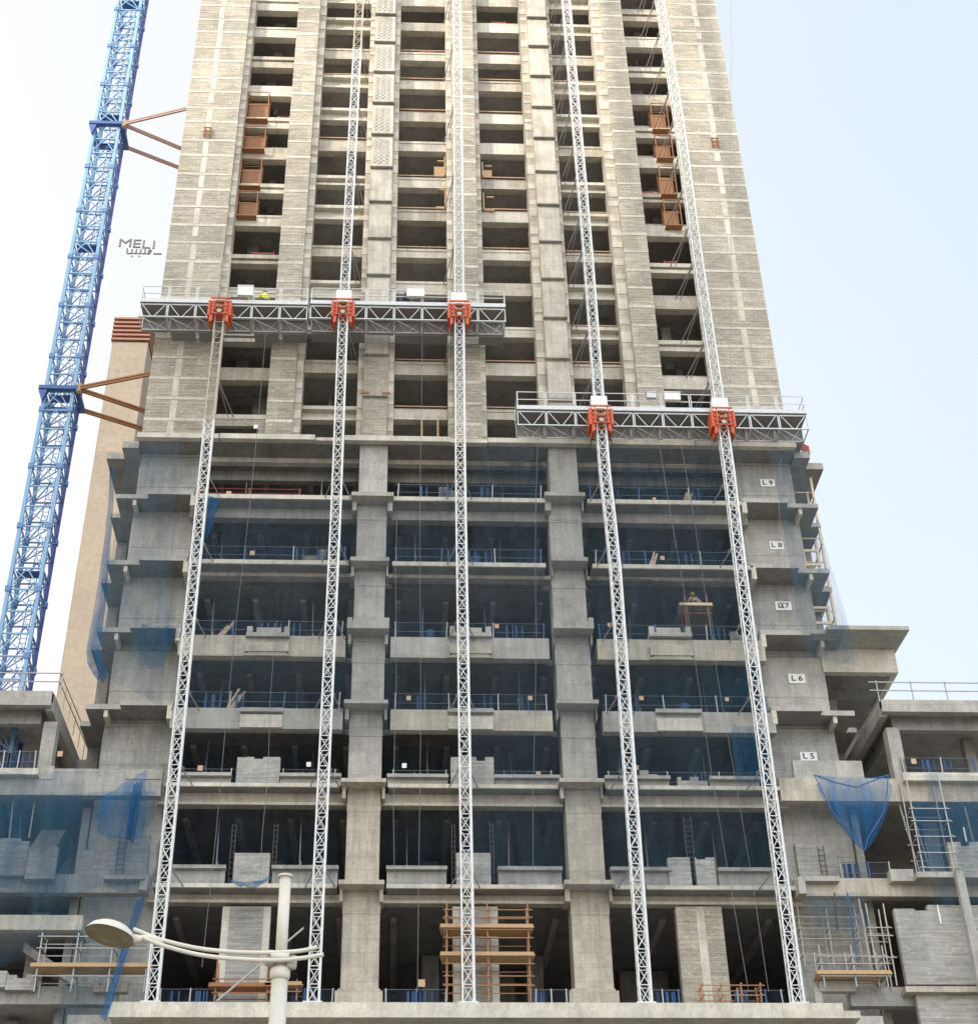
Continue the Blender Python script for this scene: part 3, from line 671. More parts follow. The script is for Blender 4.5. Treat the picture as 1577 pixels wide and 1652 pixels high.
        P('block_wall', 'block_grey', MB().xz(rough_edge(x0, x1, zb-.1, WZ(1320, 1360, 65.35), 0, 0, .4, .12), 65.30, 65.58))
        x0 = WX(1531, 1380, 63.1); P('block_wall', 'block_grey', MB().xz(rough_edge(x0, x0+9, WZ(1540, 1406, 63.1), WZ(1540, 1358, 63.1), 0, 0, .4, .10), 63.1, 63.4))
        zd = WZ(1400, 1592, YP); zdb = WZ(1400, 1623, YP)
        x0 = WX(1452, 1530, 63.5); z1 = WZ(1480, 1466, 63.5); x2 = WX(1495, 1462, 63.5); z2 = WZ(1520, 1460, 63.5)
        P('block_wall', 'block_grey', MB().xz([(x0, WZ(1470,1588,63.5)), (x0+16, WZ(1470,1588,63.5)), (x0+16, z2), (x2, z2), (x2, z1-.08), (x2-.6, z1-.08), (x2-.6, z1), (x0, z1)], 63.5, 63.8))
        P('terrace_lip', 'conc_warm', MB().box(x0-.15, x0+16, 63.3, YP-.01, WZ(1470,1600,63.3), WZ(1470,1591,63.3)))
        x0 = WX(1480, 1625, 63.6); P('block_wall', 'block_grey', MB().box(x0, x0+16, 63.6, 63.9, 12, WZ(1500, 1601, 63.6)))
        P('edge_beam', 'conc_grey', MB().box(xb1+.9, far, YP, YP+.5, zdb, zd)); P('floor_slab', 'soffit', MB().box(20.95, far, YP+.51, 80, zd-.5, zd-.05))
        P('terrace_lip', 'conc_cool', MB().box(WX(1322, 1592, 63.6), WX(1380, 1592, 63.6), 63.6, YP-.01, WZ(1340, 1599, 63.6), WZ(1340, 1582, 63.6)).box(WX(1313, 1592, 63.6), WX(1325, 1592, 63.6), 63.7, YP-.01, WZ(1320, 1617, 63.6), WZ(1320, 1592, 63.6)))
        P('pipe_column', 'conc_grey', MB().box(WX(1542, 1420, 62.8), WX(1555, 1420, 62.8), 62.7, 63.0, 12, WZ(1540, 1405, 62.8)))
        for (xx, w, z0, z1) in ((24.6,.7,zb,zab), (31,.7,zb,zab), (24.2,.7,zd,zbb), (30,.7,zd,zbb), (24.0,.7,GZ,zdb), (33,.7,GZ,zdb), (42,.8,GZ,zab), (51,.8,GZ,zab)):
            P('column', 'conc_grey', MB().box(xx, xx+w, 66.4, 67.1, z0, z1))
        P('inner_wall', 'inner', MB().box(20.95, far, 74, 74.3, GZ, zab))
        P('wall_fin', 'conc_grey', MB().box(20.96, 21.3, 65.4, 67, GZ, zab))
        return Wg, dict(za=za, zb=zb, zd=zd, zr=zr1)
WL, zl = wing(0)
WR, zr = wing(1)
# rebar starter bundles standing in the storeys
def rebar(pxs, yt, yb, Y, lab):
    mb = MB()
    for p in pxs:
        x = WX(p, yb, Y); z0 = WZ(p, yb, Y); z1 = WZ(p, yt, Y)
        mb.bar((x, Y, z0), (x, Y, z1), .03)
    x0, x1 = WX(min(pxs), yb, Y), WX(max(pxs), yb, Y); zc = z0+.2
    while zc < z1: mb.bar((x0-.03, Y, zc), (x1+.03, Y, zc), .025); zc += .25
    solo(mb, 'rebar_bundle', M['rebar'], lab, 'rebar', 'upright reinforcement bundles')
rebar((368,374), 1330, 1425, 64.4, 'dark upright rebar cage left of the square block stub at the left bay on L4')
rebar((437,443), 1330, 1425, 64.4, 'dark upright rebar cage right of the square block stub at the left bay on L4')
rebar((729,734), 1330, 1425, 64.4, 'dark upright rebar cage left of the block stub behind the middle mast on L4')
rebar((792,797), 1325, 1425, 64.4, 'dark upright rebar cage right of the block stub behind the middle mast on L4')
rebar((1112,1124), 1318, 1425, 64.3, 'dark upright rebar cage between the two block stubs in the right bay on L4')
rebar((186,198), 1345, 1410, 65.2, 'dark rebar ladder in a slot of the left end pier blockwork')
rebar((1325,1334), 1365, 1412, 65.2, 'dark rebar ladder in a slot of the right end pier blockwork')

# =================================================================== GUARDRAILS
BN = ('left', 'middle', 'right')
def guardrail(x0, x1, Y, z, h, label, seed, netm='net_fence', pm='grey_steel', red=False, signs=0):
    r = random.Random(seed)
    t = thing('guardrail', ((x0+x1)/2, Y, z), label, 'guardrail', 'guardrails along the open floor edges')
    n = max(3, int((x1-x0)/2.0)+1)
    for i in range(n):
        x = x0+.12+(x1-x0-.24)*i/(n-1)+(r.uniform(-.25, .25) if 0 < i < n-1 else 0)
        part(MB().bar((x, Y, z), (x+r.uniform(-.06, .06), Y, z+h), .055), 'post', M['red'] if red else (M[pm] if r.random() < .75 else M['blue_rail']), t)
    mb = MB()
    for k in (.5, .97): mb.bar((x0, Y+.03, z+h*k), (x1, Y+.03, z+h*k), .02)
    part(mb, 'rail', M['red'] if red else M['rail_dark'], t)
    segs = 24; mb = MB()
    for i in range(segs):
        a = x0+(x1-x0)*i/segs; b = x0+(x1-x0)*(i+1)/segs
        ya = Y+.05+.03*math.sin(i*1.3); yb = Y+.05+.03*math.sin((i+1)*1.3)
        mb.add([(a, ya, z+.02), (b, yb, z+.02), (b, yb, z+h*.95), (a, ya, z+h*.95)], [(0,1,2,3)])
    if not red: part(mb, 'mesh_panel', M[netm], t)
    else:
        mb = MB().box(x0+.1, x1-.1, Y+.04, Y+.06, z+h*.05, z+h*.30); part(mb, 'mesh_panel', M['rust'], t)
    # the blue panels tied along it
    mb = MB()
    for q in range(3 if not red else 0):
        a = r.uniform(x0, x1-.6); mb.box(a, a+.1, Y+.08, Y+.12, z+.05, z+h*.92); mb.box(a+.32, a+.38, Y+.08, Y+.12, z+.05, z+h*.92)
    if mb.v: part(mb, 'blue_panel', M['blue_rail'], t)
seed = 50
for k in (9, 8, 7, 6, 5):
    for bi, (x0, x1) in enumerate(bays(k)):
        seed += 1
        zt = L[k][0]
        red = (k == 9 and bi == 0)
        Yg = 64.35 if k not in (5,) else 64.75
        guardrail(x0+.1, x1-(.1 if not red else 2.6), Yg, zt+.005, 1.05 if not red else .62, '%s guardrail along the %s bay of podium level L%d' % ('red plastic' if red else 'blue-netted steel', BN[bi], k), seed, red=red)
for bi, (x0, x1) in enumerate(((WX(256,1600,64), WX(352,1600,64)), (WX(440,1600,64), WX(540,1600,64)), (WX(618,1600,64), WX(722,1600,64)), (WX(858,1600,64), WX(918,1600,64)), (WX(1046,1600,64), WX(1098,1600,64)), (WX(1183,1600,64), WX(1265,1600,64)))):
    guardrail(x0, x1, 64.0, bz1-.03, 1.15, 'low netted guardrail at the base slab, %s' % ('left of the left block column', 'between left block column and first concrete column', 'between first concrete column and orange scaffold', 'between orange scaffold and second concrete column', 'left of the right block column', 'right of the right block column')[bi], 90+bi)
for (a, b, yy, lab, Y0) in ((1455, 1577, 1247, 'guardrail with blue netting under the right wing roof', 64.6), (0, 60, 1240, 'guardrail with blue netting under the left wing roof', 64.4), (1355, 1440, 1418, 'guardrail under the hanging blue net on the right wing', 64.7)):
    z = WZ(a, yy, YP)
    guardrail(WX(a, yy, Y0), WX(b, yy, Y0), Y0, z, 1.1, lab, int(a)+3)
# thin railings on the two wing roofs
for (x0, x1, z, lab) in ((-26, -16.0, zl['zr'], 'thin grey pipe railing on the left wing roof'), (22.95, 33, zr['zr'], 'thin grey pipe railing on the right wing roof')):
    t = thing('roof_railing', ((x0+x1)/2, 64.3, z), lab, 'railing')
    n = 7
    for i in range(n):
        x = x0+(x1-x0)*i/(n-1); part(MB().bar((x, 64.3, z), (x, 64.3, z+1.2), .045), 'post', M['grey_steel'], t)
    part(MB().bar((x0-.4, 64.27, z+1.1), (x1, 64.27, z+1.1), .045).bar((x0-.4, 64.27, z+.65), (x1, 64.27, z+.65), .045), 'rail', M['grey_steel'], t)
mb = MB()
t = thing('roof_railing', (-16.1, 68, zl['zr']), 'railing running back along the left wing roof edge', 'railing')
for i in range(6): part(MB().bar((-16.12, 64.4+i*1.4, zl['zr']), (-16.12, 64.4+i*1.4, zl['zr']+1.1), .045), 'post', M['old_steel'], t)
part(MB().bar((-16.08, 64.2, zl['zr']+1.05), (-15.9, 71.8, zl['zr']+1.05), .04).bar((-16.08, 64.2, zl['zr']+.6), (-15.9, 71.8, zl['zr']+.6), .04), 'rail', M['old_steel'], t)
# little notice boards hung on the guardrails
for i, (x, y, s, lab) in enumerate(((407,892,9,'left bay, L8'),(1068,900,8,'right bay, L8'),(983,1008,8,'right bay, L7'),(801,1010,8,'middle bay, L7'),(659,1126,8,'left part of the middle bay, L6'),(855,1126,8,'right part of the middle bay, L6'),(1034,1126,8,'left part of the right bay, L6'),(1172,1128,7,'right part of the right bay, L6'),
        (323,1239,9,'left bay, L5'),(498,1233,8,'beside the second mast, L5'),(652,1235,8,'left part of the middle bay, L5'),(868,1248,8,'right part of the middle bay, L5'),(1026,1238,8,'right bay, L5'),(680,1586,11,'base slab, left of the orange scaffold'),(1055,805,7,'right bay, L9'),(413,688,9,'left opening just above the podium roof'),(97,1216,9,'left wing terrace'),(1473,1228,9,'right wing terrace'),(369,796,10,'red barrier, L9'))):
    Y0 = 64.15; p = W(x, y, Y0); w = s/2/38
    solo(MB().box(p.x-w, p.x+w, Y0, Y0+.02, p.z-w*1.1, p.z+w*1.1), 'notice_board', M['sign_white' if i in (9,10,15) else 'sign_orange'], 'small square notice on the guardrail, %s' % lab, 'sign', 'notices tied to the guardrails')

# =================================================================== MAST CLIMBERS
YM = 62.6
def section_mesh(mat, simple=False):
    mb = MB(); w = .225; hgt = 3.0
    for sx in (-1, 1):
        for sy in (-1, 1): mb.bar((sx*w, sy*w, 0), (sx*w, sy*w, hgt), .062)
    nb = 4; dz = hgt/nb
    for i in range(nb):
        z = i*dz
        for s in (-1, 1):
            mb.bar((-w, s*w, z+.02), (w, s*w, z+.02), .034); mb.bar((s*w, -w, z+.02), (s*w, w, z+.02), .034)
        if simple:
            mb.bar((-w, w, z), (w, w, z+dz), .03)
        else:
            mb.bar((-w, -w, z), (w, -w, z+dz), .031); mb.bar((w, -w+.012, z), (-w, -w+.012, z+dz), .031)
            a, b = (-w, w) if i % 2 else (w, -w)
            mb.bar((a, w, z), (b, w, z+dz), .028); mb.bar((-w, a, z), (-w, b, z+dz), .028); mb.bar((w, b, z), (w, a, z+dz), .028)
    mb.bar((w+.05, -w, 0), (w+.05, -w, hgt), .045)
    return mb.mesh('mast_section', mat)
ms_w = section_mesh(M['white_steel']); ms_o = section_mesh(M['old_steel'], True)
Zm0 = bz1+.02
MLINE = {0: ((245,1615),(352,540)), 1: ((505,1615),(541.8,820),(553,520),(580,5)), 2: ((755,1617),(742.3,800),(740.5,545),(737,60)),
         3: ((1040,1615),(990,900),(972.7,749),(946.5,400),(929.8,209),(912,0)), 4: ((1285,1617),(1190.5,901),(1173,749),(1121,400),(1095.8,209),(1063,0))}
def mast_x(i, z):
    pts = [(W(x, y, YM).z, W(x, y, YM).x) for x, y in MLINE[i]]
    if z <= pts[0][0]: return pts[0][1]
    for (z0, x0), (z1, x1) in zip(pts, pts[1:]):
        if z <= z1: return x0+(x1-x0)*(z-z0)/(z1-z0)
    return pts[-1][1]
masts = ((-10.03, 58.5, 48.0, 'far left'), (-3.35, ZTOP, 78.5, 'second from left'), (3.0, ZTOP, 999, 'middle'), (10.18, ZTOP, 999, 'second from right'), (16.5, ZTOP, 999, 'far right'))
for i, (x, ztop, zold, nm) in enumerate(masts):
    x = mast_x(i, 19)
    t = thing('climbing_mast', (x, YM, Zm0), 'white lattice climbing mast, %s of the five on the facade' % nm, 'mast', 'lattice masts bolted up the facade')
    z = Zm0
    while z < ztop:
        o = link('mast_section', ms_o if z > zold else ms_w, t, (mast_x(i, z)-x, 0, z-Zm0))
        dx_ = mast_x(i, z+3)-mast_x(i, z); o.rotation_euler = (0, math.atan2(dx_, 3.0), 0); z += 3.0
    part(MB().box(x-.4, x+.4, YM-.38, YM+.4, bz1, bz1+.06), 'base_plate', M['white_steel'], t)
    # wall ties
    levels = [L[k][0]-.05 for k in (4,5,6,7,8,9)]
    cc = {0: 1, 1: 2, 2: 3, 3: 5, 4: 6}[i]
    levels += [q[1]-.5 for n_, q in enumerate(zrows[cc]) if q[1] < ztop-2 and (i > 2 or n_ % 2)]
    sgn = 1 if i in (0, 1) else -1
    xb_ = x
    for z in levels:
        x = mast_x(i, z)
        yw = YP if z < 50 else Ysp-.1
        mb = MB()
        for s in (-.22, .22): mb.bar((x+s, YM+.25, z+.35), (x+s*1.5, YM+.6, z+.35), .04)
        if z < 50: mb.bar((x-.2, YM+.25, z+.3), (x-.65, yw-.01, z-.1), .045); mb.bar((x+.2, YM+.25, z+.3), (x+.65, yw-.01, z-.1), .045)
        else:
            mb.bar((x+sgn*.2, YM+.25, z+.3), (x+sgn*.75, yw, z+.3), .05); mb.bar((x+sgn*.2, YM+.25, z+.3), (x+sgn*.45, yw, z+.3), .04)
        part(mb, 'wall_tie', M['grey_steel'], t)
def work_platform(px0, px1, pyl, pyr, drives, label, under):
    Yt = 62.95; Yb = 64.05
    zt = WZ((px0+px1)/2, (pyl+pyr)/2, Yt); x0 = WX(px0, pyl, Yt); x1 = WX(px1, pyr, Yt)
    t = thing('work_platform', ((x0+x1)/2, Yt, zt), label, 'platform', 'mast-climbing work platforms')
    P = lambda mb, n, m: part(mb, n, M[m], t)
    n = max(1, round((x1-x0)/1.5)); dx = (x1-x0)/n
    P(MB().box(x0, x1, Yt-.06, Yb+.5, zt-.10, zt-.02), 'deck', 'alu'); P(MB().box(x0, x1, Yt-.09, Yt-.062, zt-.12, zt+.14), 'toe_board', 'alu')
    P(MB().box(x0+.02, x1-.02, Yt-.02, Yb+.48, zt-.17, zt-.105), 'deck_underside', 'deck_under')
    zc0 = zt-.24; zc1 = zt-1.12
    for k in range(n):
        a = x0+k*dx+.04; b = x0+(k+1)*dx-.04; m = (a+b)/2; mb = MB()
        for Y in (Yt, Yb):
            mb.bar((a, Y, zc0), (b, Y, zc0), .055); mb.bar((a, Y, zc0), (a, Y, zc1), .05); mb.bar((b, Y, zc0), (b, Y, zc1), .05)
            mb.bar((a+.08, Y, zc0), (m-.06, Y, zc1), .036); mb.bar((b-.08, Y, zc0), (m+.06, Y, zc1), .036)
        mb.bar((a, Yt, zc1), (a, Yb, zc1), .05); mb.bar((b, Yt, zc1), (b, Yb, zc1), .05); mb.bar((a, Yt, zc1), (b, Yb, zc1), .04)
        P(mb, 'truss_bay', 'alu')
    P(MB().bar((x0, Yt, zc1), (x1, Yt, zc1), .065).bar((x0, Yb, zc1), (x1, Yb, zc1), .065), 'bottom_chord', 'alu')
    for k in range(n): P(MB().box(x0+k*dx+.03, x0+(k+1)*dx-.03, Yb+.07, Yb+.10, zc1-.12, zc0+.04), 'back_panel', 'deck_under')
    # guardrail
    for k in range(n):
        a = x0+k*dx+.05; b = x0+(k+1)*dx-.05; mb = MB()
        mb.bar((a, Yt-.05, zt), (a, Yt-.05, zt+1.08), .045); mb.bar((b, Yt-.05, zt), (b, Yt-.05, zt+1.08), .045)
        for h in (1.06, .55): mb.bar((a, Yt-.05, zt+h), (b, Yt-.05, zt+h), .038)
        P(mb, 'guardrail_panel', 'white_steel')
    for xx in (x0+.03, x1-.03):
        P(MB().bar((xx, Yt-.05, zt+1.06), (xx, Yb+.4, zt+1.06), .04).bar((xx, Yt-.05, zt+.55), (xx, Yb+.4, zt+.55), .04).bar((xx, Yb+.4, zt), (xx, Yb+.4, zt+1.08), .045), 'end_rail', 'white_steel')
    # extension planks reaching to the wall
    for k in range(n):
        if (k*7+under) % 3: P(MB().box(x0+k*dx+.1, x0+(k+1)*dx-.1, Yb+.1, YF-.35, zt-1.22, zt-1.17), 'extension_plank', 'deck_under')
    for (mx, box) in drives:
        d = thing_part_drive(t, mx, zt)
        if box:
            P(MB().box(mx-.42, mx+.42, Yt-.62, Yt-.14, zt-.60, zt+.42), 'control_box', 'sign_white')
    return t, zt, x0, x1
def thing_part_drive(t, mx, zt):
    w = .56; y0 = YM-.5; z1 = zt-.62; z0 = zt-2.12
    mb = MB()
    for s in (-1, 1):
        mb.box(mx+s*w-.07, mx+s*w+.07, y0, y0+.9, z0+.45, z1)
        mb.box(mx+s*(w-.1)-.05, mx+s*(w-.1)+.05, y0+.02, y0+.8, z0, z0+.45)
        mb.bar((mx+s*.33, y0-.05, z0+.5), (mx+s*.33, y0-.05, z1+.05), .06)
        mb.box(mx+s*.40-.06, mx+s*.40+.06, y0+.05, y0+.2, z0+.1, z1-.1)
    for k in range(5): mb.box(mx-w+.02, mx+w-.02, y0+.0, y0+.07, z0+.55+k*.28, z0+.63+k*.28)
    mb.box(mx-w+.02, mx+w-.02, y0+.5, y0+.6, z0+.5, z0+1.6)
    o = part(mb, 'drive_unit', M['orange'], t)
    for zc in (z0+1.38, z0+1.0): part(MB().path([(mx-.22, y0-.02, zc), (mx+.2, y0-.02, zc)], .10, 10), 'motor', M['orange_dark'], o)
    part(MB().path([(mx, y0-.06, z0+.72), (mx, y0+.03, z0+.72)], .13, 12), 'gear', M['grey_steel'], o)
    return o
p1, zp1, *_ = work_platform(227, 497, 484, 492, [(mast_x(0, 56), False)], 'aluminium work platform on the far left mast, with two workers', 0)
p2, zp2, *_ = work_platform(501, 815, 489, 494, [(mast_x(1, 56), True), (mast_x(2, 56), True)], 'aluminium work platform carried by the second and middle masts', 1)
p3, zp3, *_ = work_platform(833, 1300, 657, 667, [(mast_x(3, 49), True), (mast_x(4, 49), True)], 'long aluminium work platform carried by the two right-hand masts', 2)
def crate(px, py, w, h, zt, lab, mat='sign_white'):
    x = WX(px, py, 63.3); solo(MB().box(x-w/2, x+w/2, 62.66, 62.86, zt+.95-h, zt+1.0).box(x-w/2-.03, x+w/2+.03, 62.63, 62.87, zt+1.002, zt+1.05), 'tool_box', M[mat], lab, 'box')
crate(399, 464, .85, .62, zp1, 'white tool box on the far left platform beside the two workers')
crate(670, 468, 1.0, .55, zp2, 'white tool box at the middle of the central platform')
crate(1080, 640, .85, .42, zp3, 'white tool box on the right-hand platform between its two masts')
crate(1047, 645, .5, .3, zp3, 'small grey box on the right-hand platform', 'alu')
# net hanging under the central platform
# =================================================================== BLUE TOWER CRANE
CXa, CXb, CYa, CYb = -20.1, -18.55, 66.95, 68.5
cr = thing('tower_crane', ((CXa+CXb)/2, (CYa+CYb)/2, GZ), 'tall blue lattice tower crane mast tied to the left side of the tower', 'crane')
zc, zce = GZ, 104.0
for (x, y, m) in ((CXa, CYa, 'blue_pale'), (CXb, CYa, 'blue_pale'), (CXa, CYb, 'blue'), (CXb, CYb, 'blue_dark')):
    part(MB().bar((x, y, zc), (x, y, zce), .18), 'corner_chord', M[m], cr)
sec = 3.9; k = 0
def crane_section(z):
    mb = MB(); h = sec
    c = [(CXa, CYa), (CXb, CYa), (CXb, CYb), (CXa, CYb)]
    for i in range(4):
        a = c[i]; b = c[(i+1) % 4]; mb.cur = 0 if i in (0, 3) else 1
        for q in range(3):
            za, zb2 = z+h*q/3, z+h*(q+1)/3
            mb.bar((*a, za), (*b, za), .075)
            m = ((a[0]+b[0])/2, (a[1]+b[1])/2)
            mb.bar((*a, za), (*m, zb2), .055); mb.bar((*b, za), (*m, zb2), .055)
            if q != 1: mb.bar((*a, zb2), (*b, za), .05)
    mb.cur = 1
    for x, y in c: mb.box(x-.14, x+.14, y-.14, y+.14, z-.16, z+.16)
    return mb
z = zc
while z < zce-sec:
    part(crane_section(z), 'mast_lattice', [M['blue_pale'], M['blue']], cr)
    # ladder flight and rest platform inside
    mb = MB()
    for s in (-.16, .16): mb.bar((-19.1+s, 67.5, z), (-19.1+s, 67.9, z+sec), .035)
    q = z+.2
    while q < z+sec: mb.bar((-19.26, 67.5+.4*(q-z)/sec, q), (-18.94, 67.5+.4*(q-z)/sec, q), .022); q += .3
    part(mb, 'ladder', M['cyan'], cr)
    if int(z/sec) % 3 == 1: part(MB().box(CXa+.15, CXb-.15, CYa+.2, CYb-.7, z+1.2, z+1.26), 'rest_platform', M['cyan'], cr)
    z += sec
for (zc_, tm, dark) in ((54.41, 'rust', 0), (76.31, 'rust', 1)):
    mb = MB(); a, b, c_, d = -20.42, -18.2, 66.62, 68.85
    mb.box(a, b, c_-.02, c_+.28, zc_-.12, zc_+.12); mb.box(a, b, d-.28, d, zc_-.12, zc_+.12); mb.box(a, a+.28, c_+.281, d-.281, zc_-.12, zc_+.12); mb.box(b-.28, b, c_+.281, d-.281, zc_-.12, zc_+.12)
    mb.add([(a,c_,zc_-.2),(a+.5,c_,zc_-.2),(a+.3,c_,zc_-1.0),(a,c_+.3,zc_-.2),(a+.5,c_+.3,zc_-.2),(a+.3,c_+.3,zc_-1.0)], [(0,2,1),(3,4,5),(0,1,4,3),(1,2,5,4),(2,0,3,5)])
    col_ = part(mb, 'collar_frame', M['cyan'], cr)
    ties = (((-18.22, 66.7), (-14.06, 65.35)), ((-18.22, 66.8), (-14.06, 69.1)), ((-18.22, 68.75), (-14.06, 70.9)))
    for (p, q) in ties:
        mb = MB()
        for s in (-.085, .085): mb.bar((p[0], p[1], zc_+s), (q[0], q[1], zc_+s), .11)
        part(mb, 'tie_strut', M['rust'] if not dark else M['tie_pink'], cr)
    part(MB().path([(-18.2, 66.75, zc_-.25), (-18.2, 66.75, zc_+.3)], .16, 8), 'tie_pin', M['timber'], cr)

# =================================================================== NETS
def sheet(pts4, nx=26, nz=26, sag=.25, seed=0, amp=.12, shape=None):
    """cloth between four corners TL,TR,BL,BR with soft vertical folds"""
    r = random.Random(seed); ph = [r.uniform(0, 6) for _ in range(6)]
    TL, TR, BL, BR = [Vector(p) for p in pts4]; mb = MB(); ew = min(.16, .022*(TR-TL).length); vs = []; fs = []
    for j in range(nz+1):
        v = j/nz
        for i in range(nx+1):
            u = i/nx
            p = TL.lerp(TR, u).lerp(BL.lerp(BR, u), v)
            if shape: p = p+Vector(shape(u, v))
            p += Vector((ew*(2*u-1)*(math.sin(v*7+ph[3])+.6*math.sin(v*17+ph[4])), 0, ew*v*math.sin(u*11+ph[5])+ew*.5*v*math.sin(u*27)))
            f = amp*(math.sin(u*19+ph[0]+v*1.2)*.6+math.sin(u*43+ph[1]-v*2)*.3+math.sin(u*8+v*5+ph[2])*.6)
            p += Vector((0, f-sag*math.sin(math.pi*u)*math.sin(math.pi*v)*.6, -sag*.25*math.sin(math.pi*u)*(1-v)))
            vs.append(p)
    for j in range(nz):
        for i in range(nx):
            a = j*(nx+1)+i; fs.append((a, a+1, a+nx+2, a+nx+1))
    return mb.add(vs, fs)
def net(name_label, mb, mat='net', group='blue debris nets on the facade'):
    return solo(mb, 'debris_net', M[mat], name_label, 'net', group, smooth=True)
def Wp(x, y, Y): p = W(x, y, Y); return (p.x, p.y, p.z)
Yn = 64.62
rn = random.Random(11)
for k in (9, 8, 7, 6, 5, 4):
    for bi, (x0, x1) in enumerate(bays(k)):
        if k == 9 and bi == 0: continue
        za_ = (L[k+1][1] if k != 9 else L[10][1])-.05; zb_ = L[k][0]+.02
        if k in (7, 6) or k+1 in (7, 6): pass
        f0 = rn.uniform(0, .25) if bi == 1 else rn.uniform(.0, .12)
        if k == 9 and bi == 1: f0 = .5
        xa = x0+(x1-x0)*f0
        curve = (lambda u, v: ((1-u)*.9*math.sin(math.pi*min(1, v))*-.5, 0, 0))
        Yk = 65.55 if k in (9, 8, 5, 4) else 64.75
        if k in (7, 6) and bi < 2: continue
        net('%s blue net hung behind the guardrail in the %s bay at L%d' % ('deep' if bi == 2 else 'thin', BN[bi], k), sheet(((xa, Yk, za_), (x1, Yk, za_), (xa+rn.uniform(-.2, .4), Yk-.1, zb_), (x1, Yk-.1, zb_)), seed=k*10+bi, amp=.09, shape=curve), 'net_bay')
net('wide thin blue net draped over the left end pier terraces', sheet((Wp(205, 715, 63.9), Wp(292, 712, 63.9), Wp(152, 1085, 63.3), Wp(262, 1140, 63.5)), nz=40, seed=3, amp=.12, sag=.5), 'net_thin')
net('small blue net patch hung at the L7 terrace of the left end pier', sheet((Wp(228, 1008, 63.7), Wp(292, 1008, 63.7), Wp(225, 1075, 64.2), Wp(262, 1078, 64.2)), seed=5, amp=.08), 'net')
mb = MB(); pts = [Wp(x, y, 63.6+d) for x, y, d in ((178,752,.5),(176,800,.3),(170,860,.1),(163,920,0),(155,980,0),(148,1020,0),(142,1050,0),(143,1068,.2),(152,1085,.6),(160,1098,1.2))]
vs = []; fs = []
for i, p in enumerate(pts):
    w = (.10, .16, .22, .26, .30, .30, .34, .42, .40, .2)[i]
    for q in range(5):
        t_ = q/4; vs.append((p[0]+(t_-.1)*w*1.7, p[1]+.18*math.sin(q*2.1+i), p[2]+.12*math.sin(q*1.7)))
for i in range(len(pts)-1):
    for q in range(4): fs.append((i*5+q, i*5+q+1, i*5+q+6, i*5+q+5))
mb.add(vs, fs); net('long bunched bright blue net hanging down outside the left terraces', mb, 'net_thick')
net('blue sheet net falling over the left wing between its upper and middle beams', sheet((Wp(158, 1288, 63.5), Wp(238, 1240, 63.4), Wp(158, 1350, 63.4), Wp(232, 1352, 63.4)), seed=8, amp=.1), 'net_big')
net('bunched bright blue net cord on the left wing beside the far left mast', sheet((Wp(214, 1265, 63.2), Wp(231, 1258, 63.2), Wp(203, 1352, 63.2), Wp(216, 1362, 63.2)), nx=10, seed=9, amp=.12), 'net_thick')
net('very wide thin blue net over the front of the left wing', sheet((Wp(-60, 1243, 63.3), Wp(135, 1243, 63.3), Wp(-70, 1600, 63.0), Wp(105, 1500, 63.3)), nx=50, nz=40, seed=10, amp=.14, sag=.5), 'net_thin')
net('narrow blue net strip falling to the base slab left end', sheet((Wp(222, 1452, 63.0), Wp(236, 1440, 63.2), Wp(160, 1640, 61.9), Wp(172, 1648, 61.9)), nx=8, nz=40, seed=12, amp=.07, shape=lambda u, v: (-.5*math.sin(math.pi*v)*0+(.35 if .4 < v < .6 else 0)*0, 0, 0)), 'net_thick')
net('thin blue net over the lower storeys of the left wing', sheet((Wp(138, 1440, 63.3), Wp(240, 1440, 63.3), Wp(85, 1652, 62.8), Wp(178, 1652, 62.9)), nz=34, seed=14, amp=.1), 'net_thin')
def tri(u, v):
    w = max(0, 1-v)**.75*.9+.06
    return None
# the big sagging net on the right wing
vs = []; fs = []; nx, nz = 26, 24
for j in range(nz+1):
    v = j/nz
    y = 1250+v*122
    wl = 1313+ (1393-1313)*(v**1.35) if v < .62 else None
    half = 60*(1-v**1.6)**.9+3
    cx_ = 1374+v*20
    if v < .12: half = 60-20*math.sin(v/.12*math.pi/2)*.35
    for i in range(nx+1):
        u = i/nx
        p = W(cx_+(u*2-1)*half, y+8*math.sin(math.pi*u)*(1-v)*.6, 63.35-.35*math.sin(math.pi*u)*math.sin(math.pi*min(1, v*1.2))+.10*math.sin(u*24+v*3))
        vs.append(tuple(p))
for j in range(nz):
    for i in range(nx): a = j*(nx+1)+i; fs.append((a, a+1, a+nx+2, a+nx+1))
net('big bright blue net sagging to a point in front of the right wing beam', MB().add(vs, fs), 'net_big')
mb = MB()
for path_ in (((1313,1250),(1325,1275),(1340,1305),(1356,1328),(1374,1345),(1390,1370)), ((1432,1250),(1430,1280),(1425,1310),(1412,1332),(1400,1350),(1394,1372)), ((1313,1250),(1345,1262),(1380,1270),(1432,1250))):
    mb.path([Wp(x, y, 63.15) for x, y in path_], .028, 6)
solo(mb, 'net_hem_rope', M['blue_rail'], 'blue hem rope round the sagging net on the right wing', 'rope')
net('blue net behind the pipe scaffold on the right wing', sheet((Wp(1468, 1292, 63.6), Wp(1590, 1292, 63.6), Wp(1488, 1412, 63.4), Wp(1600, 1412, 63.4)), seed=15, amp=.1), 'net')
net('thin blue net over the right wing beam and middle storey', sheet((Wp(1490, 1248, 63.3), Wp(1620, 1248, 63.3), Wp(1505, 1460, 63.0), Wp(1640, 1460, 63.0)), nz=34, seed=16, amp=.12), 'net_thin')
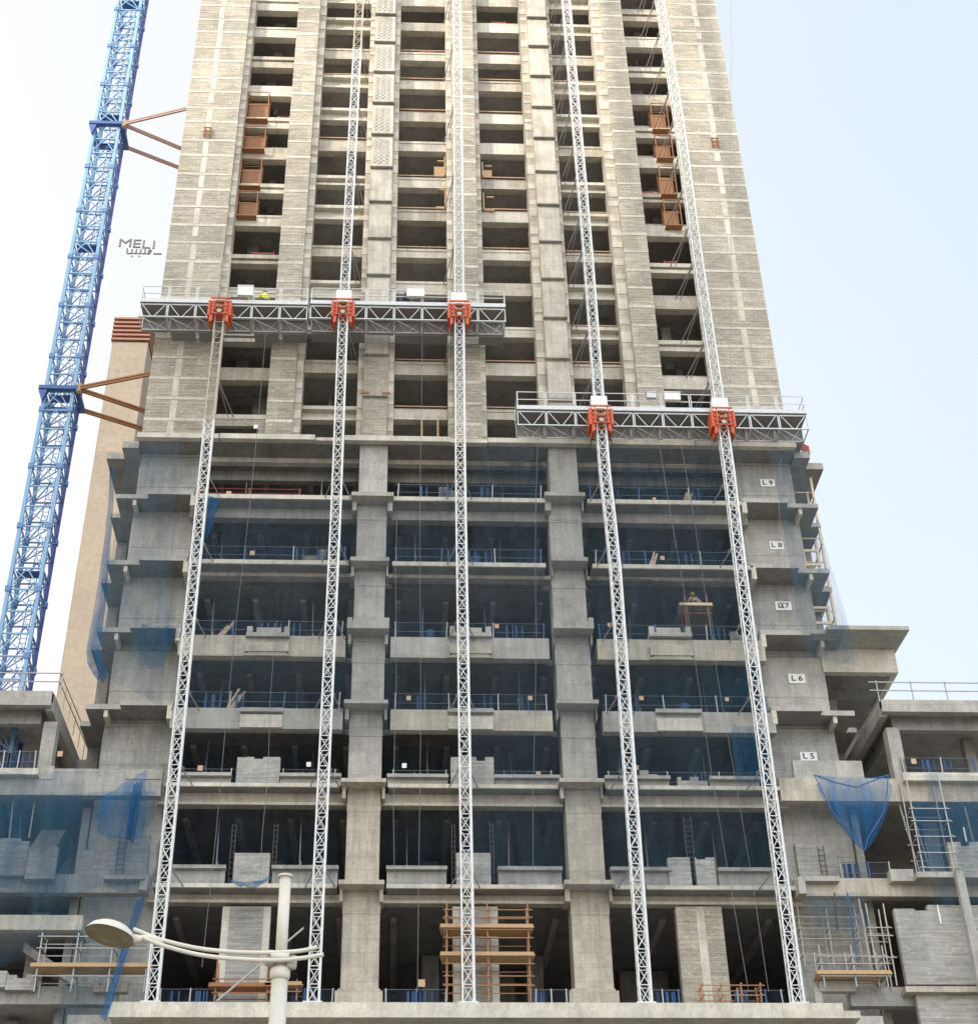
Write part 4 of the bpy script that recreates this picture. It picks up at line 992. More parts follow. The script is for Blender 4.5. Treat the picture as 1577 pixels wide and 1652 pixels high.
net('blue net low on the right end pier above the plank scaffold', sheet((Wp(1300, 1440, 63.3), Wp(1398, 1440, 63.3), Wp(1318, 1500, 63.2), Wp(1400, 1500, 63.2)), seed=17, amp=.1), 'net_thin')
net('dark blue net closing the right bay beside the end pier at L6', sheet((Wp(1150, 1065, 65.3), Wp(1205, 1065, 65.3), Wp(1160, 1143, 65.3), Wp(1218, 1143, 65.3)), seed=18, amp=.08), 'net')
net('bunched blue net at the corner of podium level L9 in the left bay', sheet((Wp(337, 800, 63.9), Wp(357, 802, 63.9), Wp(330, 868, 64.0), Wp(336, 868, 64.0)), nx=10, seed=19, amp=.08), 'net_thick')
net('blue cloth slung under the block stub of the left bay at L4', sheet((Wp(368, 1419, 63.5), Wp(440, 1414, 63.5), Wp(382, 1428, 63.4), Wp(425, 1428, 63.4)), nx=16, nz=8, seed=20, amp=.05, shape=lambda u, v: (0, 0, -.12*math.sin(math.pi*u))), 'net_thick')
net('thin blue net over the right end pier terraces', sheet((Wp(1240, 722, 63.9), Wp(1290, 722, 63.9), Wp(1300, 1060, 63.5), Wp(1385, 1075, 63.4)), nz=40, seed=21, amp=.12, sag=.3), 'net_thin')

net('very large sheer veil over the right half of the podium', sheet((Wp(758, 712, 63.5), Wp(1192, 716, 63.5), Wp(752, 1430, 63.1), Wp(1262, 1436, 63.2)), nx=60, nz=60, seed=31, amp=.10, sag=.3), 'veil')
net('large sheer veil over the left podium bays from L9 down to L6', sheet((Wp(322, 803, 63.5), Wp(752, 806, 63.5), Wp(290, 1178, 63.3), Wp(750, 1182, 63.3)), nx=60, nz=50, seed=32, amp=.10, sag=.3), 'veil')
net('sheer blue veil over the left wing below its upper beam', sheet((Wp(-70, 1280, 63.2), Wp(250, 1276, 63.2), Wp(-90, 1440, 63.1), Wp(238, 1440, 63.1)), nx=50, nz=30, seed=33, amp=.10, sag=.3), 'veil_blue')
net('sheer blue veil beside the right end pier at L5', sheet((Wp(1180, 1170, 63.4), Wp(1226, 1170, 63.4), Wp(1186, 1262, 63.4), Wp(1238, 1262, 63.4)), nx=20, nz=20, seed=34, amp=.05), 'net')
for i, (xa, ya, xb, yb, Y0, m, lab) in enumerate(((22,1290,15,1356,64.6,'grey_steel','pale prop at the far left edge of the left wing middle storey'),(57,1290,47,1352,64.6,'grey_steel','pale prop above the blocks of the left wing middle storey'),(36,1292,32,1352,65.4,'blue_rail','blue prop between the two pale props of the left wing'),
        (1448,1293,1482,1405,64.3,'old_steel','slanting thin post left of the pipe scaffold on the right wing'),(1470,1310,1500,1406,64.2,'old_steel','brown post inside the pipe scaffold on the right wing'),(1555,1302,1569,1358,63.6,'old_steel','brown post above the upper block wall on the right wing'),(1553,1335,1558,1358,63.3,'sign_white','short white post on the upper block wall of the right wing'),
        (1345,1440,1350,1500,63.6,'rebar','dark post in front of the right end pier, left one of two'),(1366,1440,1384,1560,63.6,'blue_rail','blue slanting post on the right end pier'),(1384,1450,1404,1560,63.5,'old_steel','brown slanting post at the edge of the right end pier'),(1511,1460,1517,1490,63.2,'sign_white','tiny white post over the tall block wall of the right wing'))):
    a = Wp(xa, ya, Y0); b = Wp(xb, yb, Y0)
    solo(MB().bar(b, a, .06), 'site_post', M[m], lab, 'post', 'props and posts on the wings')
# loose things kept near the floor edges
rk = random.Random(77)
WORD = {9: 'L9', 8: 'L8', 7: 'L7', 6: 'L6', 5: 'L5', 4: 'L4'}
for k in (9, 8, 7, 6, 5, 4):
    for bi, (x0, x1) in enumerate(bays(k)):
        for q in range(2):
            x = x0+(x1-x0)*(.22+.5*q)+rk.uniform(-.8, .8); y = 66.6+rk.uniform(0, 1.6); zt = L[k][0]; zc_ = L[k+1][0]-.36
            mb = MB().bar((x, y, zt-.02), (x+rk.uniform(-.1, .1), y, zc_), .06); mb.box(x-.1, x+.1, y-.1, y+.1, zt-.018, zt+.01); mb.bar((x, y, zt+1.9), (x, y, zt+2.1), .09)
            solo(mb, 'steel_prop', M['grey_steel'], 'thin steel prop standing in the %s part of the %s bay at %s' % (('left', 'right')[q], BN[bi], WORD[k]), 'prop', 'steel props between the podium floors')
for i, (k, bi, f, kind) in enumerate(((9,1,.3,0),(9,2,.62,1),(8,0,.7,0),(8,1,.55,2),(8,2,.35,1),(7,1,.25,2),(7,2,.82,0),(6,0,.3,1),(6,2,.5,2),(5,1,.45,1),(5,2,.15,0),(7,0,.2,1))):
    x0, x1 = bays(k)[bi]; x = x0+(x1-x0)*f; z = L[k][0]; y = 64.55; lab = '%s bay at %s' % (BN[bi], WORD[k])
    if kind == 0:
        mb = MB()
        for a in range(3):
            for b in range(rk.choice((3, 4, 5))): mb.box(x+a*.42, x+a*.42+.4, y, y+.2, z+.005+b*.205, z+.2+b*.205)
        solo(mb, 'block_stack', M['block_grey'], 'small stack of grey blocks by the edge, %s' % lab, 'blocks')
    elif kind == 1:
        mb = MB()
        for a in range(5): mb.bar((x+a*.07, y, z+.03), (x+a*.07+.5, y+.9, z+1.5+rk.uniform(-.3, .3)), .07)
        solo(mb, 'leaning_planks', M['ply'], 'few pale planks leaning inside the edge, %s' % lab, 'planks')
    else:
        mb = MB().path([(x, y+.2, z+.01), (x, y+.2, z+.75)], .25, 14).path([(x, y+.2, z+.3), (x, y+.2, z+.33)], .265, 14)
        solo(mb, 'steel_drum', M['blue_rail'], 'dark blue drum by the edge, %s' % lab, 'drum')
# =================================================================== ROPES
for i, (xa, ya, xb, yb, lab) in enumerate(((1178,0,1178,620,'long dark cable hanging in front of the far right blockwork pier'),(680,500,675,1600,'thin rope down the middle bay from the central platform'),(866,700,860,1400,'thin rope down the right half of the middle bay'),(640,830,635,1415,'thin rope left in the middle bay'),
        (1062,705,1205,1600,'thin rope down the right bay near the far right mast'),(430,540,325,1560,'thin rope down the left bay from the far left platform'),(1098,715,1240,1600,'second thin rope down the right bay'),(1258,740,1255,900,'thin rope over the L9 plate'),(445,1000,420,1420,'thin rope in the left bay at L6'))):
    Y0 = 63.4
    a = W(xa, ya, Y0); b = W(xb, yb, Y0)
    pts = [(a+(b-a)*k/6+Vector((.05*math.sin(k*1.7+i), 0, 0))) for k in range(7)]
    solo(MB().path(pts, .011, 5), 'hanging_rope', M['rope'], lab, 'rope', 'ropes and cables hanging down the facade')

# =================================================================== SCAFFOLDS
def scaffold(name_lab, px0, px1, rows, planks, Y0, depth, pm, plankm='timber', nst=3, top=None, group='pipe scaffolds'):
    """rows: photograph rows of the horizontal tubes; planks: rows of plank decks"""
    yb = rows[0]; yt = top if top else rows[-1]
    x0, x1 = WX(px0, yb, Y0), WX(px1, yb, Y0); zb_ = WZ(px0, yb, Y0); zt_ = WZ(px0, yt, Y0)
    t = thing('scaffold', ((x0+x1)/2, Y0, zb_), name_lab, 'scaffold', group)
    for i in range(nst):
        x = x0+(x1-x0)*i/(nst-1)
        for dy in ((0, depth) if depth > .1 else (0,)):
            part(MB().bar((x, Y0+dy, zb_), (x+random.uniform(-.03, .03), Y0+dy, zt_), .05), 'upright', M[pm], t)
    mb = MB()
    for y in rows[1:]:
        z_ = WZ(px0, y, Y0)
        mb.bar((x0-.15, Y0-.05, z_), (x1+.2, Y0-.05, z_), .036)
        if depth > .1:
            mb.bar((x0-.15, Y0+depth+.05, z_), (x1+.2, Y0+depth+.05, z_), .036)
            for i in range(nst): x = x0+(x1-x0)*i/(nst-1); mb.bar((x+.05, Y0-.1, z_+.04), (x+.05, Y0+depth+.1, z_+.04), .04)
    part(mb, 'tubes', M[pm], t)
    for y in planks:
        z_ = WZ(px0, y, Y0)
        mb = MB()
        d = max(depth, .6)
        for q in range(3): mb.box(x0-.3+.05*q, x1+.25-.04*q, Y0-.1+q*(d+.2)/3, Y0-.1+(q+1)*(d+.2)/3-.02, z_, z_+.045)
        mb.box(x0-.28, x1+.2, Y0-.14, Y0-.11, z_-.02, z_+.14)
        part(mb, 'plank_deck', M[plankm], t)
    return t, x0, x1, zb_, zt_
scaffold('orange frame scaffold round the middle block column on the base slab', 721, 856, (1616, 1590, 1575, 1555, 1513, 1500, 1480, 1468), (1542, 1497), 63.5, 1.0, 'scaf_orange', nst=3, top=1452, group=None)
scaffold('rusty scaffold at the foot of the left block column', 346, 430, (1616, 1602, 1588, 1580), (1592,), 63.7, .8, 'rust', 'rust', nst=2, top=1545)
scaffold('small orange trestle right of the left block column', 437, 478, (1614, 1600, 1590), (1590,), 63.7, .6, 'scaf_orange', nst=3, top=1580)
scaffold('low orange trestle beside the right block column', 1134, 1228, (1617, 1606, 1590), (), 63.4, .7, 'scaf_orange', nst=4, top=1585)
scaffold('pipe scaffold with orange planks across the left wing corner', 55, 232, (1600, 1575, 1556, 1530, 1511), (1560,), 62.9, .9, 'grey_steel', nst=4, top=1505)
scaffold('pipe scaffold with orange planks at the foot of the right end pier', 1330, 1432, (1592, 1575, 1555, 1543), (1572,), 62.9, .9, 'grey_steel', nst=3, top=1525)
scaffold('tall pipe scaffold in front of the right wing middle storey', 1490, 1545, (1410, 1400, 1376, 1350, 1325, 1305), (), 63.0, .9, 'grey_steel', nst=2, top=1250)
scaffold('rusty tube frame against the right end pier below the middle beam', 1298, 1392, (1560, 1540, 1515, 1498, 1480, 1462), (), 64.6, .7, 'old_steel', nst=3, top=1440)
scaffold('yellowish pipe scaffold left of the tall block wall on the right wing', 1418, 1446, (1590, 1545, 1510, 1497), (), 63.2, .7, 'old_steel', nst=2, top=1458)
t, x0, x1, zb_, zt_ = scaffold('brown mobile scaffold tower with a worker on top in the right bay at L7', 1108, 1146, (1016, 990, 978), (978,), 64.7, 1.0, 'rust', 'ply', nst=2, top=960)
zsc = WZ(1108, 978, 64.7)+.05; xsc = (x0+x1)/2
part(MB().box(x0+.05, x1-.05, 64.75, 65.6, zb_+.1, zsc-.25), 'mesh_cladding', net_mat('brown mesh', (.16,.10,.06), .6), t)
# timber framed openings and ladder scaffold at the outer right terraces
t = thing('scaffold', (22.0, 66, 33), 'tall light pipe scaffold climbing outside the right terraces', 'scaffold')
xs_ = 22.05
for (x, y) in ((22.15, 66.3), (22.25, 67.6), (22.2, 69.0)):
    part(MB().bar((x, y, 37.8), (x, y, 48.6), .12), 'upright', M['ply'], t)
mb = MB()
z = 38.2
while z < 48: mb.bar((22.1, 66.1, z), (22.3, 69.2, z), .06); mb.bar((21.2, 66.4, z+.5), (22.3, 66.4, z+.5), .05); z += 1.5
part(mb, 'tubes', M['ply'], t)
for (a, b, c, d, lab) in ((1297,1324,886,912,'at L8'), (1312,1342,978,1006,'at L7')):  # open square frames of plain timber, nothing filling them
    Y0 = 66.2; x0, x1 = bayx(a, b, d, Y0); z0, z1 = WZ(a, d, Y0), WZ(a, c, Y0); w = .13
    mb = MB().box(x0, x1, Y0, Y0+.1, z0, z0+w).box(x0, x1, Y0, Y0+.1, z1-w, z1).box(x0, x0+w, Y0+.001, Y0+.099, z0+w, z1-w).box(x1-w, x1, Y0+.001, Y0+.099, z0+w, z1-w)
    solo(mb, 'timber_frame', M['ply'], 'square pale open timber frame on the outer right terrace %s' % lab, 'timber frame', 'timber frames on the outer right terraces')
# red board at the right end of podium roof
p = W(1290, 715, 65.0); solo(MB().add([(p.x-.25,65,p.z-.3),(p.x+.45,65,p.z-.75),(p.x+.45,65,p.z-.2),(p.x-.25,65,p.z+.25),(p.x-.25,65.06,p.z-.3),(p.x+.45,65.06,p.z-.75),(p.x+.45,65.06,p.z-.2),(p.x-.25,65.06,p.z+.25)], [(0,1,2,3),(7,6,5,4),(0,4,5,1),(1,5,6,2),(2,6,7,3),(3,7,4,0)]), 'red_board', M['red'], 'tilted red board at the right end of the podium roof', 'board')
# diagonal prop behind the lamp
solo(MB().path([Wp(490, 1497, 62.6), Wp(350, 1615, 61.95)], .045, 6), 'diagonal_prop', M['grey_steel'], 'long pale diagonal prop leaning behind the street lamp', 'prop')

# orange loading cages in the tower openings
def cage(px0, px1, yt, yb, Y0, lab):
    x0, x1 = bayx(px0, px1, yb, Y0); z0, z1 = WZ(px0, yb, Y0), WZ(px0, yt, Y0)
    t = thing('loading_cage', ((x0+x1)/2, Y0, z0), lab, 'loading cage', 'orange loading cages in the tower openings')
    d = .75; w = .05; mb = MB()
    for x in (x0, x1):
        for y in (Y0, Y0+d): mb.bar((x, y, z0), (x, y, z1), w)
        for z in (z0, z1): mb.bar((x, Y0, z), (x, Y0+d, z), w)
    for y in (Y0, Y0+d):
        for z in (z0, (z0+z1)/2, z1): mb.bar((x0, y, z), (x1, y, z), w)
    part(mb, 'frame', M['orange_dark'], t)
    part(MB().box(x0+.04, x1-.04, Y0+d-.12, Y0+d-.08, z0+.05, z1-.35), 'back_panel', M['orange_dark'], t)
    part(MB().box(x0+.03, x1-.03, Y0+.03, Y0+d-.13, z0-.03, z0+.02), 'floor_panel', M['orange_dark'], t)
    part(MB().bar((x0, Y0, z1), (x0+.1, Y0+d+.2, z1+.5), .035).bar((x1, Y0, z1), (x1-.1, Y0+d+.2, z1+.5), .035), 'hanger', M['orange_dark'], t)
for i, (a, b, c, d) in enumerate(((397,431,148,191),(391,426,203,239),(386,419,254,299),(381,413,308,347))):
    cage(a, b, c, d, YF+.45, 'orange cage in the leftmost opening column, %s of four from the top' % ('first','second','third','fourth')[i])
for i, (a, b, c, d) in enumerate(((1053,1079,167,208),(1060,1086,218,254),(1067,1092,268,313),(1074,1100,322,363))):
    cage(a, b, c, d, YF+.45, 'orange cage in the rightmost opening column, %s of four from the top' % ('first','second','third','fourth')[i])
for i, (a, b, c, d, w_) in enumerate(((700,718,262,286,'tan panel upper'),(703,719,308,338,'yellow post lower'),(777,793,270,287,'tan panel upper'),(779,797,320,341,'yellow post lower'))):
    x0, x1 = bayx(a, b, d, YF+.8); z0, z1 = WZ(a, d, YF+.8), WZ(a, c, YF+.8); xs = x1-.08 if a < 750 else x0
    mb = MB().box(x0, x1, YF+.72, YF+.8, z0, z0+(z1-z0)*(.65 if 'tan' in w_ else .12)); mb.box(xs, xs+.08, YF+.6, YF+.71, z0, z1+.3); mb.box(x0+.2, x1, YF+.6, YF+.70, z1-.1, z1-.02)
    solo(mb, 'timber_hoarding', M['timber'], 'small orange timber hoarding %s of the middle pier, %s one' % ('left' if a < 750 else 'right', w_.split()[2]), 'hoarding', 'timber hoardings beside the middle pier')
for i, (c, y) in enumerate(((1,400),(3,396),(4,398),(6,408),(6,310),(6,252),(6,200),(1,236),(1,190),(1,528),(5,405),(4,30),(3,80))):
    x0, x1, px = cols[c][:3]; z = min((r[1] for r in zrows[c]), key=lambda q: abs(q-WZ(px, y, Ysp)))
    rr = random.Random(i); w = rr.uniform(.5, 1.4); a = rr.uniform(x0+.1, x1-w-.1); mb = MB()
    for xx in (a, a+w): mb.bar((xx, Ysp+.3, z), (xx, Ysp+.3, z+.6), .05)
    mb.box(a, a+w, Ysp+.27, Ysp+.29, z+.15, z+.22); mb.box(a, a+w, Ysp+.27, Ysp+.29, z+.42, z+.5)
    solo(mb, 'red_barrier', M['red'], 'low red barrier inside opening column %s from the left, near storey %d above the podium' % (('one','two','three','four','five','six')[c-1], int((z-Z_BASE)/3.01)+1), 'barrier', 'red barriers inside the tower openings')
for i, (px, y) in enumerate(((680,690),(706,690),(838,695))):
    p = W(px, y, Ysp+.1); solo(MB().box(p.x-.05, p.x+.05, Ysp-.1, Ysp, Z_BASE, WZ(px, 678, Ysp)), 'timber_prop', M['timber'] if i < 2 else M['grey_steel'], 'short prop just above the podium roof, %s' % ('left timber one beside the middle mast', 'right timber one beside the middle mast', 'grey one beside the right platform')[i], 'prop', 'short props above the podium roof')

# =================================================================== PEOPLE
def person(x, y, z, facing, label, vest, lower, hat, pose='bend'):
    """one continuous skinned body; posed by joint positions (local x = sideways, y = forward)"""
    ca, sa = math.cos(facing), math.sin(facing)
    t = thing('person', (x, y, z), label, 'person')
    def P3(a, b, c): return Vector((a*ca-b*sa, a*sa+b*ca, c))
    if pose == 'bend': hip=(0,0,.90); ch=(0,.26,1.22); nk=(0,.36,1.40); hd=(0,.44,1.53); kneeL=(-.12,.08,.48); kneeR=(.12,.02,.48); ftL=(-.13,-.02,.07); ftR=(.13,-.06,.07)
    elif pose == 'crouch': hip=(0,0,.42); ch=(0,.22,.74); nk=(0,.30,.92); hd=(0,.36,1.06); kneeL=(-.18,.36,.44); kneeR=(.18,.34,.40); ftL=(-.15,.08,.06); ftR=(.15,.06,.06)
    else: hip=(0,0,.93); ch=(0,.03,1.28); nk=(0,.05,1.48); hd=(0,.07,1.62); kneeL=(-.11,.03,.49); kneeR=(.11,.01,.49); ftL=(-.12,-.01,.07); ftR=(.12,-.03,.07)
    V = []; E_ = []; R = []
    def v(p, r): V.append(P3(*p)); R.append(r); return len(V)-1
    def e(a, b): E_.append((a, b))
    h = v(hip, .15); mid = v(tuple((p+q)/2 for p, q in zip(hip, ch)), .145); c = v(ch, .165); n = v(nk, .055); hb = v(hd, .092); ht = v((hd[0], hd[1]+.015, hd[2]+.10), .085)
    nose = v((hd[0], hd[1]+.115, hd[2]+.02), .018)
    for a, b in ((h, mid), (mid, c), (c, n), (n, hb), (hb, ht), (hb, nose)): e(a, b)
    for s, kn, ft in ((-1, kneeL, ftL), (1, kneeR, ftR)):
        a = v((s*.10, hip[1], hip[2]-.06), .10); b = v(kn, .068); d = v(ft, .045); g = v((ft[0], ft[1]+.17, ft[2]-.03), .035)
        e(h, a); e(a, b); e(b, d); e(d, g)
        sh = v((s*.20, ch[1]+.04, ch[2]+.11), .062); el = v((s*.27, ch[1]+.22, ch[2]-.12), .045); wr = v((s*.20, ch[1]+.44, ch[2]-.20), .03); pm = v((s*.19, ch[1]+.52, ch[2]-.23), .036)
        e(c, sh); e(sh, el); e(el, wr); e(wr, pm)
        for q in range(4):
            f1 = v((s*.19+(q-1.5)*.022, ch[1]+.575+.008*(1.5-abs(q-1.5)), ch[2]-.25), .0095); f2 = v((s*.19+(q-1.5)*.024, ch[1]+.605+.012*(1.5-abs(q-1.5)), ch[2]-.285), .008); e(pm, f1); e(f1, f2)
        th = v((s*.19-s*.045, ch[1]+.53, ch[2]-.255), .010); th2 = v((s*.19-s*.055, ch[1]+.56, ch[2]-.28), .009); e(pm, th); e(th, th2)
    me = bpy.data.meshes.new('body'); me.from_pydata([tuple(p) for p in V], E_, [])
    for m in (M['skin'],): me.materials.append(m)
    o = bpy.data.objects.new('body', me); COL.objects.link(o); o.parent = t
    o.modifiers.new('skin', 'SKIN'); sk = me.skin_vertices[0].data
    for i, r in enumerate(R): sk[i].radius = (r, r)
    sk[0].use_root = True
    ss = o.modifiers.new('sub', 'SUBSURF'); ss.levels = 1; ss.render_levels = 1
    # clothing shells: vest, trousers, helmet
    def shell(name, segs, mat):
        mb = MB()
        for pts, rr in segs: mb.path([P3(*p) for p in pts], rr, 10)
        me = mb.mesh(name, M[mat], True); q = bpy.data.objects.new(name, me); COL.objects.link(q); q.parent = t
    lerp = lambda a, b, k: tuple(p+(q-p)*k for p, q in zip(a, b))
    shell('vest', [((lerp(hip, ch, -.05), lerp(hip, ch, .5), ch, lerp(ch, nk, .75)), (.175, .175, .20, .11))]+[(((s*.19, ch[1]+.04, ch[2]+.10), (s*.235, ch[1]+.13, ch[2]-.0), (s*.27, ch[1]+.22, ch[2]-.12)), (.085, .072, .062)) for s in (-1, 1)], vest)
    shell('trousers', [((lerp(hip, kn, -.05) if 0 else (s*.09, hip[1], hip[2]+.06), lerp((s*.10, hip[1], hip[2]), kn, .5), kn, (ft[0], ft[1], ft[2]+.07)), (.135, .105, .085, .072)) for s, kn, ft in ((-1, kneeL, ftL), (1, kneeR, ftR))], lower)
    shell('helmet', [(((hd[0], hd[1], hd[2]+.06), (hd[0], hd[1], hd[2]+.10), (hd[0], hd[1], hd[2]+.17), (hd[0], hd[1], hd[2]+.20)), (.14, .125, .10, .04))], hat)
    return t
def on(px, Y, z, *a, **k): return person(WX(px, 470, Y), Y, z, *a, **k)
on(410, 63.6, zp1, math.pi*.35, 'worker in yellow vest bending beside the white box on the far left platform', 'hiviz', 'blue_cloth', 'hat', 'bend')
on(428, 63.7, zp1, math.pi*.1, 'worker in yellow vest standing on the far left platform, right of the other', 'hiviz', 'dark_cloth', 'hat', 'stand')
on(647, 63.6, zp2, -math.pi*.5, 'worker in dark overalls bending on the central platform left of its white box', 'dark_cloth', 'dark_cloth', 'hat', 'bend')
z_ = min((r[1] for r in zrows[1]), key=lambda q: abs(q-WZ(440, 537, Ysp)))
person(WX(379, 537, Ysp+.3), Ysp+.28, z_, math.pi, 'worker in dark clothes crouching on an opening ledge under the far left platform', 'dark_cloth', 'blue_cloth', 'hat', 'crouch')
person(xsc+.25, 65.2, zsc, math.pi*.2, 'worker in tan clothes crouching on top of the brown mobile scaffold', 'ply', 'dark_cloth', 'hat_yellow', 'crouch')

# =================================================================== STREET LAMP
YL = 20.0
lp = thing('street_lamp', (WX(450, 1600, YL), YL, GZ), 'cream street lamp with curved double arm in front of the building', 'street lamp')
xl = WX(450, 1600, YL); zt_l = WZ(457, 1416, YL); zj = WZ(452, 1552, YL)
part(MB().path([(xl, YL, zj-.15), (xl, YL, zt_l)], .078, 20), 'upper_pole', M['lamp'], lp, True)
part(MB().path([(xl, YL, GZ), (xl, YL, zj-.12)], [.15, .108], 20), 'lower_pole', M['lamp'], lp, True)
part(MB().path([(xl, YL, zt_l), (xl, YL, zt_l+.03)], .10, 20), 'pole_cap', M['lamp'], lp, True)
part(MB().path([(xl, YL, zj-.24), (xl, YL, zj-.2), (xl, YL, zj-.12), (xl, YL, zj-.08)], [.118,.135,.135,.115], 20), 'collar', M['lamp'], lp, True)
mb = MB()
mb.path([(xl-.12, YL-.13, zj+.02), (xl+.12, YL-.13, zj+.02)], .06, 14); mb.path([(xl-.13, YL-.02, zj-.05), (xl-.13, YL-.02, zj+.13)], .075, 14); mb.path([(xl+.14, YL-.02, zj-.09), (xl+.14, YL-.02, zj+.07)], .075, 14)
part(mb, 'arm_bracket', M['lamp'], lp, True)
def arm(pts, dy, r):
    P_ = [W(x, y, YL-dy) for x, y in pts]; out = []
    for i in range(len(P_)-1):
        p0 = P_[max(i-1, 0)]; p1_ = P_[i]; p2_ = P_[i+1]; p3_ = P_[min(i+2, len(P_)-1)]
        for k in range(6):
            t_ = k/6; out.append(.5*((2*p1_)+(-p0+p2_)*t_+(2*p0-5*p1_+4*p2_-p3_)*t_*t_+(-p0+3*p1_-3*p2_+p3_)*t_**3))
    out.append(P_[-1]); part(MB().path(out, r, 12), 'curved_arm', M['lamp'], lp, True)
arm(((216,1499),(260,1516),(320,1530),(380,1536),(440,1537),(485,1534),(512,1528)), .12, .029)
arm(((232,1513),(262,1525),(320,1540),(380,1547),(440,1549),(485,1546),(522,1540)), .16, .029)
# lamp head: flattened dome with a lens below
hc = W(178, 1508, YL-.14); ang = math.radians(-11)
hd_ = MB(); rings = []
for j, (rr, h_) in enumerate(((.02,.155),(.12,.150),(.22,.118),(.29,.07),(.335,.0),(.34,-.02))):
    rings.append([(math.cos(a)*rr, math.sin(a)*rr*.95, h_) for a in [2*math.pi*k/28 for k in range(28)]])
vs = [v_ for g in rings for v_ in g]; fs = [tuple(range(28))[::-1]]
for j in range(len(rings)-1):
    for k in range(28): fs.append((j*28+k, j*28+(k+1) % 28, (j+1)*28+(k+1) % 28, (j+1)*28+k))
def rotpt(p): x, y, z = p; y2 = y*math.cos(.13)+z*math.sin(.13); z2 = -y*math.sin(.13)+z*math.cos(.13); return (hc.x+x*math.cos(ang)-z2*math.sin(ang), hc.y+y2, hc.z+x*math.sin(ang)+z2*math.cos(ang))
part(MB().add([rotpt(p) for p in vs], fs), 'lamp_head', M['lamp'], lp, True)
rings = [[(math.cos(a)*rr, math.sin(a)*rr*.95, h_) for a in [2*math.pi*k/28 for k in range(28)]] for rr, h_ in ((.335,-.025),(.30,-.030),(.295,-.02),(.16,-.045))]
vs = [v_ for g in rings for v_ in g]; fs = [tuple(range(84, 112))]
for j in range(3):
    for k in range(28): fs.append((j*28+k, j*28+(k+1) % 28, (j+1)*28+(k+1) % 28, (j+1)*28+k))
part(MB().add([rotpt(p) for p in vs], fs), 'lens', M['lens'], lp, True)
part(MB().path([rotpt((.32, 0, .0)), rotpt((.42, 0, .03)), tuple(W(238, 1511, YL-.14)), tuple(W(262, 1521, YL-.14))], [.07,.045,.032,.03], 12), 'spigot', M['lamp'], lp, True)

# =================================================================== HOTEL BEHIND
YH = 240.0
h = thing('hotel_tower', (WX(150, 800, YH), YH, GZ), 'distant tan hotel tower with red brown louvres at its top', 'building')
xh0 = WX(188, 512, YH); xh1 = WX(193, 880, YH); zh = WZ(210, 540, YH)
zcap = WZ(190, 511, YH)
part(MB().box(xh0, xh1, YH, YH+18, GZ, zh-2), 'facade', M['hotel'], h)
zz0 = WZ(200, 551, YH)
for k in range(6):
    a = zz0+(zcap-zz0)*k/6; part(MB().box(xh0-.3, xh1+.3, YH-.5, YH+18.3, a+.15, a+(zcap-zz0)/6*.55), 'louvre', M['hotel_red'], h)
part(MB().box(xh0+.4, xh1-.4, YH+.5, YH+17, zh-2, zcap-.4), 'louvre_core', M['ply'], h)
# second hotel block (its roof carries the sign; the near tower hides the block itself)
YS = 260.0
ps = W(226, 400, YS)
hb2 = thing('hotel_block', (WX(330, 400, YS)+8, YS, GZ), 'distant hotel block hidden behind the tower, carrying the roof sign', 'building')
xs0 = WX(285, 415, YS); zs = WZ(230, 425, YS)
part(MB().box(xs0, xs0+26, YS, YS+20, GZ, zs-.6), 'facade', M['hotel'], hb2)
s = thing('rooftop_sign', (ps.x, YS-1, zs), 'dark rooftop lettering MELIA with Arabic below, left of the tower', 'sign')
szl = WZ(200, 391, YS)-WZ(200, 404, YS)
cu_px = 16.0
x_ = WX(194, 398, YS); zt_s = WZ(194, 397.5, YS)
wpx = (WX(258, 400, YS)-WX(194, 398, YS))/64
for ch, px_ in (('M', 203), ('E', 221.5), ('L', 236.5), ('I', 249.5), ('A', 292)):
    pz = WZ(px_, 397+(px_-194)*.07, YS)
    text_part(ch, szl*1.42, (WX(px_, 400, YS), YS-1, pz), M['sign_letter'], s, name='letter', ext=.15, sx=1.2)
# Arabic line built from strokes
zb_s = WZ(225, 414, YS)
mb = MB(); u = wpx
def st(x, z): return (WX(206, 410, YS)+x*u, YS-1, zb_s+z*u*2.1)
base = [(0,5),(0,1),(2,-.5),(5,0)]
mb.path([st(*p) for p in base], 1.4*u, 6)
for a in (6, 13, 20, 27, 34):
    mb.path([st(a-2, 0), st(a+4, 0)], 1.4*u, 6); mb.path([st(a+2, 0), st(a+2, 4.5 if a != 24 else 7)], 1.35*u, 6)
mb.path([st(33, 0), st(37, 0), st(39, 3), st(36, 5), st(34.5, 2)], 1.4*u, 6); mb.path([st(43, 0), st(56, 0)], 1.4*u, 6)
for a, b in ((8,-3),(10.2,-3),(20,-3),(22.2,-3)): mb.path([st(a-.6, b), st(a+.6, b)], 1.4*u, 6)
part(mb, 'arabic_line', M['sign_letter'], s)

# =================================================================== GROUND, ROAD AND THE BLOCK ACROSS THE STREET
struct(MB().add([(-3000,-3000,GZ),(3000,-3000,GZ),(3000,3000,GZ),(-3000,3000,GZ)], [(0,1,2,3)]), 'ground', M['ground'])
struct(MB().box(-400, 400, 22, 40, GZ+.004, GZ+.008), 'road', M['asphalt'])
struct(MB().box(-400, 400, 14, 22, GZ+.002, GZ+.14), 'pavement', M['paving'])
mb = MB()
for k in range(-30, 31): mb.box(k*6, k*6+3, 30.9, 31.1, GZ+.010, GZ+.012)
struct(mb, 'road_marking', M['road_white'])
SX, SY = -1.0, -.72      # horizontal direction towards the sun
EL = math.radians(24)
